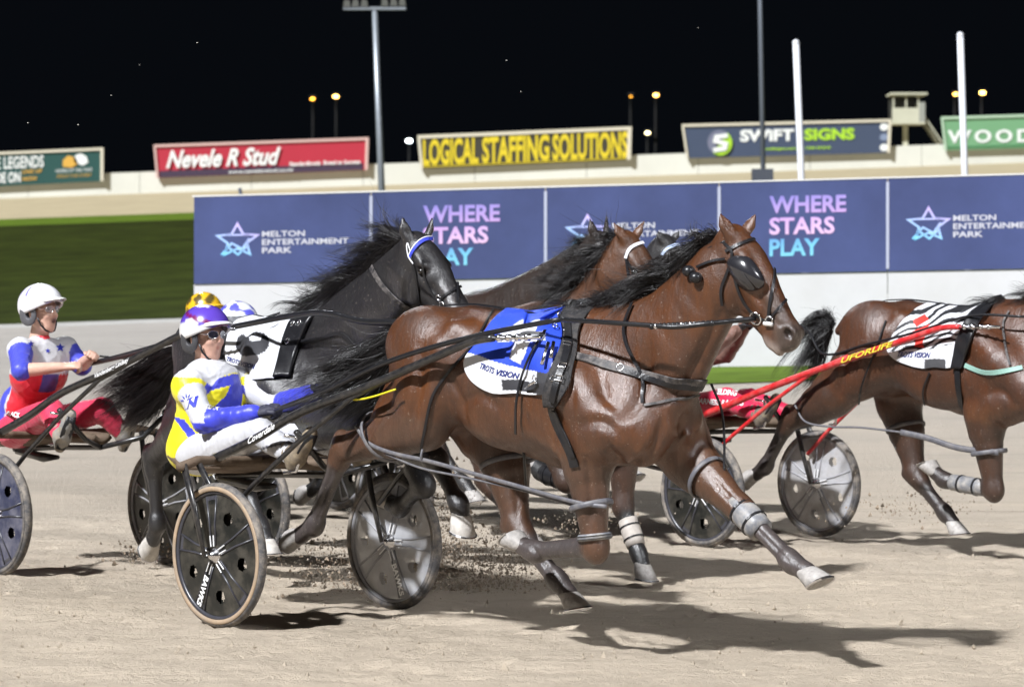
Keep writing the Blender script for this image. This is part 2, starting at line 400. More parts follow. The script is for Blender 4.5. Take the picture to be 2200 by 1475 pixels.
# ------------------------------------------------------------------ ground
def sst(a, b, x):
    t = np.clip((x-a)/(b-a), 0, 1); return t*t*(3-2*t)
def tz(x, y):
    zc = np.interp(y, [0, 21, 52, 113, 140, 400], [0, 0, 1.347, 5.586, 5.6, 3.0])
    return zc+.035*x*sst(21, 36, y)
def sand_material(name, base, dark):
    m = bpy.data.materials.new(name); m.use_nodes = True; nt = m.node_tree; N = nt.nodes; L = nt.links; b = N['Principled BSDF']
    b.inputs['Roughness'].default_value = .95; b.inputs['Specular IOR Level'].default_value = .15
    tc = N.new('ShaderNodeTexCoord')
    def nz(sc, st, det=6, rot=0):
        mp = N.new('ShaderNodeMapping'); mp.inputs['Scale'].default_value = st; mp.inputs['Rotation'].default_value = (0, 0, rot); L.new(tc.outputs['Object'], mp.inputs[0])
        n = N.new('ShaderNodeTexNoise'); n.inputs['Scale'].default_value = sc; n.inputs['Detail'].default_value = det; n.inputs['Roughness'].default_value = .7; L.new(mp.outputs[0], n.inputs['Vector']); return n.outputs[0]
    a = nz(1.1, (.35, 1, 1)); g = nz(26, (1, 1, 1), 8); st = nz(7, (.10, 1, 1), 5, .12); fine = nz(150, (1, 1, 1), 3)
    def rampmix(f, lo, hi, c1, c2, prev=None, blend='MIX'):
        mr = N.new('ShaderNodeMapRange'); mr.inputs[1].default_value = lo; mr.inputs[2].default_value = hi; L.new(f, mr.inputs[0])
        mx = N.new('ShaderNodeMix'); mx.data_type = 'RGBA'; mx.blend_type = blend; L.new(mr.outputs[0], mx.inputs[0])
        if prev is None: mx.inputs[6].default_value = (*c1, 1)
        else: L.new(prev, mx.inputs[6])
        mx.inputs[7].default_value = (*c2, 1); return mx.outputs[2]
    c = rampmix(a, .3, .72, lin(base), tuple(x*.84 for x in lin(base)))
    c = rampmix(st, .52, .8, None, tuple(x*.72 for x in lin(base)), c)
    c = rampmix(g, .60, .74, None, lin(dark), c)
    c = rampmix(fine, .62, .8, None, tuple(min(1, x*1.35) for x in lin(base)), c)
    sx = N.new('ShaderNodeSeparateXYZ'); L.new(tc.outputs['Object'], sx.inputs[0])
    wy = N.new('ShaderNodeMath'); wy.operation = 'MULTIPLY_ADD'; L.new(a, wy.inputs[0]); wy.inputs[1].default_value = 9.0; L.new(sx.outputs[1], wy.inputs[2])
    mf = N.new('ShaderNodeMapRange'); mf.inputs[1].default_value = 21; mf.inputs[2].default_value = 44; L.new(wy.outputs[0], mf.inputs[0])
    hs = N.new('ShaderNodeHueSaturation'); hs.inputs['Saturation'].default_value = .45; hs.inputs['Value'].default_value = .78; L.new(c, hs.inputs['Color'])      # floodlight falloff painted into the sand colour: greyer, darker with distance
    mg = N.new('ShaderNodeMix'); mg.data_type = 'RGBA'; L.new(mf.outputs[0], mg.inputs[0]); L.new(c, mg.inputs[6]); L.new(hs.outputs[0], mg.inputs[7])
    L.new(mg.outputs[2], b.inputs['Base Color'])
    ad = N.new('ShaderNodeMath'); ad.operation = 'ADD'; L.new(g, ad.inputs[0]); L.new(st, ad.inputs[1])
    ad2 = N.new('ShaderNodeMath'); ad2.operation = 'MULTIPLY_ADD'; L.new(fine, ad2.inputs[0]); ad2.inputs[1].default_value = .35; L.new(ad.outputs[0], ad2.inputs[2])
    bp = N.new('ShaderNodeBump'); bp.inputs['Strength'].default_value = .75; bp.inputs['Distance'].default_value = .045
    L.new(ad2.outputs[0], bp.inputs['Height']); L.new(bp.outputs[0], b.inputs['Normal']); return m
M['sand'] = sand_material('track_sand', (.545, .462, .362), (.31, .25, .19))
M['far_sand'] = mat('far_sand', (.40, .34, .22), .95, noise=.12, nscale=.8, spec=.1)
M['grass'] = mat('grass', (.023, .031, .0045), .9, noise=.65, nscale=1.6, bump=.6, bscale=25, stretch=(.5, 1, 1), spec=.1)
M['grass_bright'] = mat('grass_bright', (.085, .135, .014), .9, noise=.45, nscale=5, bump=.8, bscale=30, stretch=(.3, 1, 1), spec=.1)
M['path'] = mat('path', (.36, .35, .33), .9, noise=.2, nscale=2)
def sheet(name, x0, x1, ys, m, dz=0., nx=24, front=None):
    xs = np.linspace(x0, x1, nx); v = []; f = []
    for y in ys:
        for x in xs:
            yy = y if front is None or y != ys[0] else front(x)
            v.append((x, yy, tz(x, yy)+dz))
    for j in range(len(ys)-1):
        for i in range(nx-1): a = j*nx+i; f.append((a, a+1, a+nx+1, a+nx))
    o = pymesh(name, v, f, m, None, True); tag(o, kind='structure'); return o
# the strip the race runs on is modelled with hoof prints, harrow marks and wheel ruts
def vnoise(X, Y, sx, sy, seed):
    g = np.random.default_rng(seed); T = g.random((257, 257)); x, y = X/sx+100, Y/sy+100; i, j = np.floor(x).astype(int), np.floor(y).astype(int); a, b = x-i, y-j; a = a*a*(3-2*a); b = b*b*(3-2*b); i %= 256; j %= 256
    return (T[i, j]*(1-a)+T[i+1, j]*a)*(1-b)+(T[i, j+1]*(1-a)+T[i+1, j+1]*a)*b-.5
gx, gy = np.linspace(-6.5, 6.5, 330), np.concatenate([np.linspace(10.6, 15.5, 190), np.linspace(15.53, 22, 150)]); GX, GY = np.meshgrid(gx, gy)
ca, sa = math.cos(math.radians(46)), math.sin(math.radians(46)); U_ = GX*ca-GY*sa; W_ = GX*sa+GY*ca
GZ = .030*vnoise(GX, GY, .55, .40, 1)+.020*vnoise(GX, GY, .19, .13, 2)+.015*vnoise(GX, GY, .08, .07, 3)+.020*vnoise(GX+.15*GY, GY, 1.8, .10, 4)
for _ in range(520):
    cx, cy, an = rng.uniform(-6, 6), rng.uniform(11, 21.5), rng.normal(math.radians(46), .25); d = np.hypot((GX-cx)*1.0, (GY-cy)*1.0); m_ = d < .16
    if m_.any(): GZ[m_] += -.026*np.exp(-(d[m_]/.05)**2)+.011*np.exp(-((d[m_]-.085)/.03)**2)
edge = np.clip(np.minimum.reduce([(GX+6.5)/.5, (6.5-GX)/.5, (GY-10.6)/.3, (22-GY)/.6]), 0, 1); GZ = GZ*edge+np.interp(GY, [21, 22], [0, .0435])
ng = len(gx); v_ = np.stack([GX.ravel(), GY.ravel(), GZ.ravel()], 1); ii = np.arange(len(gy)-1)[:, None]*ng+np.arange(ng-1)[None, :]; ii = ii.ravel()
me_ = bpy.data.meshes.new('track'); me_.vertices.add(len(v_)); me_.vertices.foreach_set('co', v_.astype(np.float32).ravel()); f_ = np.stack([ii, ii+1, ii+ng+1, ii+ng], 1)
me_.loops.add(len(f_)*4); me_.loops.foreach_set('vertex_index', f_.astype(np.int32).ravel()); me_.polygons.add(len(f_)); me_.polygons.foreach_set('loop_start', np.arange(0, len(f_)*4, 4, dtype=np.int32)); me_.update(calc_edges=True); me_.polygons.foreach_set('use_smooth', np.ones(len(f_), bool))
tag(link('track', me_, M['sand']), kind='structure')
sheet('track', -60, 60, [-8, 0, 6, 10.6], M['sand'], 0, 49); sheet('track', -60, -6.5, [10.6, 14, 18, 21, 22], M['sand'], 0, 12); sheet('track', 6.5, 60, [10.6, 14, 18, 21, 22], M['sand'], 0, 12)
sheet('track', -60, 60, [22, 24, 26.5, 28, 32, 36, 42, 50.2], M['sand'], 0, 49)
sheet('path', -60, 60, [50.2, 50.8, 51.4], M['path'])
sheet('grass', -70, 70, [51.4, 52, 60, 70, 80, 86, 89.6], M['grass'])
sheet('grass', -80, 80, [89.6, 92, 94.5], M['grass_bright'])
sheet('far_track', -120, 120, [94.5, 100, 106, 113, 125], M['far_sand'])
sheet('ground', -400, 400, [125, 140, 250, 400, 900], M['grass'])
sheet('grass', -3.4, 40, [33.2, 34, 35, 36, 38], M['grass_bright'], .012, 40)
# ------------------------------------------------------------------ infield wall with printed banner
A_ = at_y(416, 600, 37.4); B_ = at_y(2200, 600, 34.6)
wd = (B_-A_); wd[2] = 0; wd /= np.linalg.norm(wd); wn = V(wd[1], -wd[0], 0)        # wn points to the camera
def wall_hit(off=0.):
    def h(px, py):
        v = ray(px, py); o = A_+wn*off; return EYE+v*(((o-EYE) @ wn)/(v @ wn))
    return h
wtop = lambda x: 423-.0269*(x-416)
wmid = lambda x: 610-.0185*(x-416)
M['banner'] = mat('banner', (.044, .060, .158), .42, noise=.28, nscale=.7, bump=.5, bscale=2.0)
M['wall_white'] = mat('wall_white', (.50, .50, .515), .55, noise=.05, nscale=2, dirt=('a8a49e', .22, 1.3))
M['seam'] = mat('seam', (.36, .38, .48), .5)
gp = lambda x, y, off: wall_hit(off)(x, y)
wall = bpy.data.objects.new('banner_wall', None); COL.objects.link(wall)
tag(wall, 'long white infield wall wrapped in a navy printed banner with star logos', 'wall')
seams = [416, 797, 1172, 1545, 1907, 2272, 2640]
def wall_quad(x0, x1, t0, t1, back, front, sink=None):
    q = []
    for off in (back, front):
        a, b, c, d = gp(x0, t1(x0), off), gp(x1, t1(x1), off), gp(x1, t0(x1), off), gp(x0, t0(x0), off)
        if sink: a = V(a[0], a[1], a[2]-sink); b = V(b[0], b[1], b[2]-sink)
        q.append((a, b, c, d))
    return q
for i in range(len(seams)-1):
    x0, x1 = seams[i]+.8, seams[i+1]-.8
    MB().hexa(*wall_quad(x0, x1, wtop, wmid, -.06, .02)).build('banner_panel', M['banner'], wall)
    b2 = lambda x: wmid(x)+160
    MB().hexa(*wall_quad(x0, x1, lambda x: wmid(x)+.7, b2, -.07, .0, .6)).build('base_panel', M['wall_white'], wall)
    if i: MB().hexa(*wall_quad(seams[i]-3.2, seams[i]+3.2, lambda x: wtop(x)+8, lambda x: wmid(x)-5, .019, .028)).build('joint_strip', M['seam'], wall)
MB().hexa(*wall_quad(seams[0]-3, seams[-1], lambda x: wtop(x)-2.5, lambda x: wtop(x)+.0, -.07, .03)).build('top_rail', M['white_paint'], wall)
wh = wall_hit(.026); M['soft_white'] = mat('soft_white', (.52, .52, .58), .5)
def grad3(cs):
    cs = [np.array(lin(c)) for c in cs]
    def f(u, t):
        s = (1-t)*.75+u*.25
        return cs[0]*(1-2*s)+cs[1]*2*s if s < .5 else cs[1]*(2-2*s)+cs[2]*(2*s-1)
    return f
M['print'] = mat('banner_print', (.6, .6, .6), .45, attr=True, noise=.12, nscale=1.5)
star = []
for i in range(10):
    a = math.pi/2+i*math.pi/5; r = .53 if i % 2 == 0 else .25
    star.append((.5+r*math.cos(a), .46+r*math.sin(a)))
sg = strokegeo([star], .030, True)
sg2 = strokegeo([[(.10, .02), (.36, .38), (.62, .20), (.80, .52)], [(.22, .30), (.52, .02), (.76, .30)], [(.20, .64), (.80, .64)]], .028)
stargeo = (np.concatenate([sg[0], sg2[0]]), sg[1]+[tuple(i+len(sg[0]) for i in q) for q in sg2[1]])
sgrad = lambda u, t: np.array(lin('6fc4ea'))*(1-min(1, max(0, t*.7+u*.3)))+np.array(lin('c9a8e6'))*min(1, max(0, t*.7+u*.3))
for x in (467, 1219, 1952):
    dy = -.023*(x-467)
    decal('star_logo', stargeo, rect(x, 481+dy, x+86, 549+dy, .02), wh, M['print'], wall, sgrad)
    for k, (s, wd_) in enumerate((('MELTON', 92), ('ENTERTAINMENT', 186), ('PARK', 64))):
        y = 496.5+dy+17.5*k
        decal('lettering', text_geo(s, .02), rect(x+96, y, x+96+wd_, y+12.5, .02), wh, M['soft_white'], wall)
for x, y0 in ((909, 442), (1653, 421.5)):
    for k, (s, wd_, cs) in enumerate((('WHERE', 165, ('7f78c0', 'a08cc8', 'b292c8')), ('STARS', 140, ('b490cc', 'c8a8d4', 'ccaacc')), ('PLAY', 108, ('6496c8', '6ab2d4', '78bed6')))):
        y = y0+46*k
        decal('lettering', text_geo(s, .03), rect(x, y, x+wd_, y+37, .02), wh, M['print'], wall, grad3(cs))
# ------------------------------------------------------------------ far boundary fence and billboards
def bar_y(name, pts, y, th, m, parent=None, sink=0.):
    """upright slab from a photo outline (4 corners) standing at depth y"""
    q1 = [at_y(px, py, y) for px, py in pts]; q2 = [p+V(0, th, 0) for p in q1]
    if sink:
        for q in (q1, q2):
            for i in (0, 1): q[i] = q[i]-V(0, 0, sink)
    return MB().hexa(q2, q1).build(name, m, parent)
M['fence_white'] = mat('fence_white', (.62, .625, .56), .6, noise=.10, nscale=.35)
fe = bpy.data.objects.new('boundary_fence', None); COL.objects.link(fe); tag(fe, 'long low cream boundary fence below the billboards on the far side', 'fence')
ft = lambda x: 380-.0345*x
for i, x in enumerate(range(-420, 2700, 240)):
    bar_y('fence_panel', [(x+.5, ft(x)+50), (x+239.5, ft(x+239.5)+50), (x+239.5, ft(x+239.5)), (x+.5, ft(x))], 113, .12, M['fence_white'], fe, .5)
M['frame_cream'] = mat('frame_cream', (.62, .58, .46), .6, noise=.1)
def billboard(label, c, fieldc, fr='frame_cream', frame_w=4.5, depth=112.8):
    """c = outline bl, br, tr, tl in the photo"""
    o = bpy.data.objects.new('billboard', None); COL.objects.link(o); tag(o, label, 'billboard', 'billboards on the far fence')
    bl, br, tr, tl = [np.array(p, float) for p in c]; fw = frame_w
    bar_y('board', [bl, br, tr, tl], depth, .12, mat('billboard_print', fieldc, .5, noise=.05, nscale=.5), o)
    fm = M[fr] if isinstance(fr, str) else fr
    n = V(0, fw)
    bar_y('frame', [tl+n, tr+n, tr-n*.2, tl-n*.2], depth-.06, .05, fm, o)
    bar_y('frame', [bl, bl+V(fw, 0), tl+V(fw, fw+.3), tl+V(0, fw+.3)], depth-.06, .05, fm, o)
    bar_y('frame', [br-V(fw*1.4, 0), br, tr+V(0, fw+.3), tr+V(-fw*1.4, fw+.3)], depth-.06, .05, fm, o)
    hit = lambda px, py: at_y(px, py, depth-.03)
    return o, hit
c_ = lambda *a: mat('billboard_ink', *a)
o, h = billboard('dark green billboard with a horse head emblem at the far left', [(-240, 411), (222, 389), (222, 318), (-240, 338)], '1f4a46')
ink = c_((.75, .78, .76)); gold = c_((.62, .36, .06))
decal('lettering', text_geo('E LEGENDS', .02), rect(-8, 338, 94, 364, .045), h, ink, o)
decal('lettering', text_geo('DE ON', .03), rect(-8, 371, 44, 394, .045), h, ink, o)
decal('lettering', text_geo('LINE UP', .02), rect(48, 365, 90, 373, .045), h, gold, o)
decal('lettering', text_geo('NOW', .02), rect(48, 380, 80, 389, .045), h, gold, o)
hd = polygeo([[(0, .1), (.35, .0), (.6, .3), (.5, .75), (.2, .95), (0, .6)]]); hd2 = polygeo([[(.45, .3), (.75, .05), (.95, .25), (.9, .7), (.7, .98), (.5, .9), (.4, .6)]])
decal('emblem', hd, rect(135, 333, 190, 361, .045), h, gold, o); decal('emblem', hd2, rect(135, 331, 192, 359, .045), h, ink, o)
decal('lettering', text_geo('HORSE OF THE YEAR', .0), rect(120, 364, 198, 371, .045), h, ink, o)
decal('lettering', text_geo('SINCE THE START', .0), rect(122, 376, 197, 382, .045), h, gold, o)
pink = mat('frame_pink', (.62, .42, .38), .6)
o, h = billboard('red billboard with white script lettering on the far fence', [(336, 382), (790, 365), (792, 296), (330, 312)], (.42, .022, .045), pink)
bar_y('lower_band', [(343, 381.5), (780, 364.8), (780, 350.5), (343, 367.5)], 112.77, .02, mat('billboard_ink', (.05, .03, .06), .5), o)
h2 = lambda px, py: at_y(px, py, 112.72)
decal('lettering', text_geo('Nevele R Stud', .03, .35), rect(357, 323, 603, 362, .033), h2, ink, o)
decal('lettering', text_geo('Standardbreds  Breed to Success', .03), rect(622, 348, 774, 357, .036), h2, ink, o)
decal('lettering', text_geo('www.nevelerstud.co.nz', .02), rect(490, 366, 630, 373, .036), h2, ink, o)
yel = mat('billboard_yellow', (.66, .52, .02), .5)
o, h = billboard('yellow and black billboard with tall narrow capital letters', [(903, 362), (1355, 343), (1357, 273), (897, 292)], (.045, .042, .03), 'frame_cream', 6)
for s, x0, x1 in (('LOGICAL', 909, 1028), ('STAFFING', 1036, 1180), ('SOLUTIONS', 1187, 1349)):
    y = 299.5-.041*(x0-909)
    decal('lettering', text_geo(s, .034), rect(x0, y, x1, y+57, .041), h, yel, o)
bar_y('print_border', [(906, 359.5), (1346, 341), (1346, 338.8), (906, 357.3)], 112.77, .02, yel, o)
grn = c_((.36, .62, .03))
o, h = billboard('slate blue billboard with a round green and white S badge', [(1475, 340), (1912, 328), (1915, 257), (1465, 268)], (.045, .065, .115))
disc = lambda n=20, a0=0, a1=6.2832: [(.5+.5*math.cos(a0+(a1-a0)*i/n), .5+.5*math.sin(a0+(a1-a0)*i/n)) for i in range(n)]
decal('badge', polygeo([disc()]), rect(1520, 279, 1572, 333, .0), h, c_((.16, .17, .24)), o)
hb = lambda px, py: at_y(px, py, 112.72); hb2 = lambda px, py: at_y(px, py, 112.68)
decal('badge', polygeo([disc(20, -2.2, 1.1)]), rect(1522, 280, 1573, 334, .0), hb, grn, o)
decal('badge', strokegeo([[(.85, .88), (.3, .80), (.25, .6), (.75, .45), (.7, .22), (.15, .12)]], .11), rect(1526, 286, 1570, 328, 0), hb2, ink, o)
decal('lettering', text_geo('SWiFT', .045), rect(1590, 279, 1706, 305, .02), h, ink, o)
decal('lettering', text_geo('SIGNS', .045), rect(1728, 277, 1836, 302, .02), h, grn, o)
decal('lettering', text_geo('swiftsigns.com.au  1300 SIGNS', .03), rect(1645, 317, 1785, 324, .02), h, grn, o)
for k in range(3): decal('badge', polygeo([disc(10)]), rect(1890, 265+22*k, 1908, 281+22*k), h, ink if k != 1 else c_((.2, .25, .36)), o)
o, h = billboard('pale green billboard with spaced white capitals at the right edge', [(2030, 323), (2420, 312), (2420, 240), (2022, 252)], (.15, .33, .17), mat('frame_green', (.42, .58, .42), .6))
decal('lettering', text_geo('WOODLANDS', .03, 0, 1.35), rect(2036, 280, 2400, 308, .015), h, ink, o)
bar_y('print_border', [(2036, 318), (2400, 308), (2400, 305), (2036, 315)], 112.77, .02, mat('billboard_ink', (.06, .22, .09), .5), o)
# ------------------------------------------------------------------ masts and poles
def pole_obj(name, label, cat, p0, p1, y, r0, r1, m, ext=0., group=None):
    """pole through the photo points p0 (low) and p1 (high), carried down to the ground"""
    a, b = at_y(*p0, y), at_y(*p1, y); d = (b-a)/np.linalg.norm(b-a)
    g = a-d*((a[2]-tz(a[0], y))/d[2]); o = bpy.data.objects.new(name, None); COL.objects.link(o); o.location = tuple(g); tag(o, label, cat, group)
    top = b+d*ext
    MB().tube([V(0, 0, -.1), (top-g)*.5, top-g], [r0, (r0+r1)/2, r1], 12).build('shaft', m, o, True)
    MB().tube([V(0, 0, -.05), V(0, 0, .10)], r0*2.2, 12).build('base_plate', m, o)
    return o, g, top
mast_m = mat('galvanised_steel', (.30, .33, .36), .42, metal=.5, noise=.15, nscale=2)
dark_m = mat('dark_steel', (.08, .09, .11), .45, metal=.3)
o, g, top = pole_obj('floodlight_mast', 'tall grey floodlight mast with a lamp crossarm between the red and yellow billboards', 'light mast', (820, 408), (805, 22), 60, .075, .055, mast_m)
MB().box((-.62, -.06, top[2]-g[2]), (.62, .06, top[2]-g[2]+.06)).build('crossarm', mast_m, o).location = (top[0]-g[0], top[1]-g[1], 0)
lampm = mat('lamp_housing', (.5, .5, .5), .35, metal=.4); 
for dx in (-.55, -.38, -.2, .2, .38, .55):
    lo_ = MB().add([(-.07, -.05, 0), (.07, -.05, 0), (.07, .05, 0), (-.07, .05, 0), (-.05, -.12, .12), (.05, -.12, .12), (.05, .08, .14), (-.05, .08, .14)], [(0, 3, 2, 1), (4, 5, 6, 7), (0, 1, 5, 4), (1, 2, 6, 5), (2, 3, 7, 6), (3, 0, 4, 7)]).build('lamp_head', lampm, o)
    lo_.location = (top[0]-g[0]+dx, top[1]-g[1]-.03, top[2]-g[2]+.07+.02*dx)
o, g, top = pole_obj('floodlight_mast', 'thin dark mast rising out of the picture above the second banner slogan', 'light mast', (1640, 386), (1633, 0), 58, .050, .042, mat('mast_grey', (.16, .18, .21), .4, metal=.4), 4.0)
MB().box((-.2, -.14, 0), (.2, .14, .25)).build('switch_box', dark_m, o).location = (at_y(1636, 386, 58)[0]-g[0], -.2, at_y(1636, 392, 58)[2]-g[2])
wp = mat('pole_white', (.66, .68, .72), .4, noise=.08)
for lb, p0, p1 in (('white pole directly right of the thin dark mast', (1722, 386), (1710, 92)), ('tallest white pole, standing before the pale green billboard', (2073, 376), (2063, 76))):
    o, g, top = pole_obj('finish_pole', lb, 'pole', p0, p1, 44, .053, .047, wp, 0, 'white poles behind the wall')
    MB().lathe([(.001, .05), (.04, .035), (.052, .0), (.052, -.02)], (top[0]-g[0], top[1]-g[1], top[2]-g[2]), (0, 0, 1), 12).build('cap', wp, o)
o, g, top = pole_obj('camera_post', 'short dark post standing behind the left part of the banner', 'post', (517, 416), (515, 404), 50, .035, .03, dark_m)
lamp_dark = mat('lamp_post_dark', (.012, .012, .013), .7)
# street lamps far away
def lamp(px, py, yd, r, colr, strength, label, post=True):
    P = at_y(px, py, yd); o = bpy.data.objects.new('street_lamp', None); COL.objects.link(o); zt_ = tz(P[0], yd); o.location = (P[0], yd, zt_)
    tag(o, label, 'street lamp', 'distant street lamps'); hz = P[2]-zt_
    MB().ball((0, -.3, hz), (r, r*.8, r*.55), 12, 8).build('lamp_glass', mat('lamp_glow', colr, .4, emit=strength), o, True)
    MB().tube([V(0, .35, 0), V(0, .3, hz*.9), V(0, .05, hz+.25), V(0, -.35, hz+.22)], [.16, .11, .08, .07], 8).build('post', lamp_dark, o, True)
    MB().box((-.3, -.6, hz+.18), (.3, .0, hz+.32)).build('hood', lamp_dark, o)
OR = (1.0, .42, .04)
for px, py, r, c, s, lb in ((672, 213, .30, OR, 9, 'dimmer orange street lamp left of its pair above the red billboard'), (722, 208, .38, (1, .55, .12), 16, 'brighter orange street lamp above the red billboard'),
                        (1355, 208, .20, OR, 4, 'faint small orange street lamp above the yellow billboard end'), (1409, 205, .38, (1, .5, .1), 13, 'bright orange street lamp between the yellow and slate billboards'),
                        (2052, 203, .34, (1, .5, .1), 11, 'orange street lamp just left of the tallest white pole'), (2110, 200, .42, (1, .55, .12), 15, 'orange street lamp just right of the tallest white pole'),
                        (879, 303, .40, (.85, .95, 1), 22, 'cold white lamp left of the yellow billboard'), (1391, 286, .34, (1, .85, .45), 9, 'low yellowish lamp right of the yellow billboard')):
    lamp(px, py, 300, r*.72, c, s*.8, lb)
# insects caught in the floodlight beams
mbI = MB()
for px, py, yd in ((424, 92, 16), (1088, 130, 18), (1119, 197, 20), (239, 205, 17), (60, 264, 15), (168, 268, 15), (1500, 60, 22), (300, 140, 22)):
    P = at_y(px, py, yd); mbI.ball(tuple(P), (.004, .003, .002), 6, 4)
tag(mbI.build('flying_insects', mat('insect', (.7, .68, .62), .6), None, True), 'tiny pale insects drifting in the floodlit night air', 'insects', kind='stuff')
# judges' hut on a stalk
hut = bpy.data.objects.new('lookout_hut', None); COL.objects.link(hut); P = at_y(1945, 312, 119); hut.location = tuple(P); tag(hut, 'small lookout hut on a single post with a stair at its right', 'hut')
k = 119/6480; hp = mat('hut_paint', (.55, .55, .42), .6, noise=.1, nscale=1); hd_ = mat('hut_dark', (.03, .03, .025), .5)
bx = lambda n, x0, y0, x1, y1, d0, d1, m: MB().box((x0*k, d0, y0*k), (x1*k, d1, y1*k)).build(n, m, hut)
bx('front_wall', -32, 48, 25, 78, -.6, -.5, hp); bx('side_wall', 25, 48, 38, 90, -.6, .6, mat('hut_side', (.30, .31, .27), .6)); bx('back_wall', -32, 48, 25, 106, .5, .6, hd_)
bx('floor', -32, 44, 38, 48, -.6, .6, hp); bx('roof', -36, 106, 42, 110, -.75, .75, hp)
for x in (-31, -4, 22): bx('window_post', x, 78, x+3, 106, -.6, -.54, hp)
bx('post', -5, -12, 5, 44, -.1, .1, hp)
for i in range(9): bx('stair_tread', 38+i*4, 44-i*6, 44+i*4, 45-i*6, -.4, .4, hp)
for s in (-.45, .4): MB().tube([V(38*k, s, 60*k), V(76*k, s, 4*k)], .03, 6).build('handrail', hp, hut)
# ------------------------------------------------------------------ horses
def unit(a): a = np.asarray(a, float); return a/(np.linalg.norm(a)+1e-9)
def head_frame(J):
    """poll, unit vectors: u down the face, v out of the forehead, w to the animal's left"""
    p = np.asarray(J['poll'], float); u = unit(np.asarray(J['muzzle'], float)-p)
    yaw = J.get('head_yaw', 0.); lat = V(-math.sin(yaw), math.cos(yaw), 0)
    w = unit(lat-u*(lat @ u)); roll = J.get('head_roll', 0.); v = np.cross(u, w); v = v if v[0]*math.cos(yaw)+v[1]*math.sin(yaw) > 0 else -v
    w, v = w*math.cos(roll)+v*math.sin(roll), v*math.cos(roll)-w*math.sin(roll)
    return p, u, v, w
TRUNK = [(-1.08, 1.42, 1.16, .08, .0), (-1.02, 1.50, 1.06, .17, .0), (-.93, 1.555, 1.00, .235, .05), (-.80, 1.59, .98, .275, .08), (-.62, 1.595, 1.02, .295, .10), (-.45, 1.58, 1.03, .285, .10),
         (-.30, 1.562, .995, .285, .06), (-.15, 1.555, .945, .292, .05), (0, 1.562, .90, .296, .12), (.12, 1.565, .88, .288, .20), (.25, 1.54, .87, .28, .22), (.40, 1.48, .875, .268, .15), (.54, 1.40, .90, .24, .05), (.66, 1.29, .95, .19, .0), (.74, 1.20, 1.02, .11, 0.)]
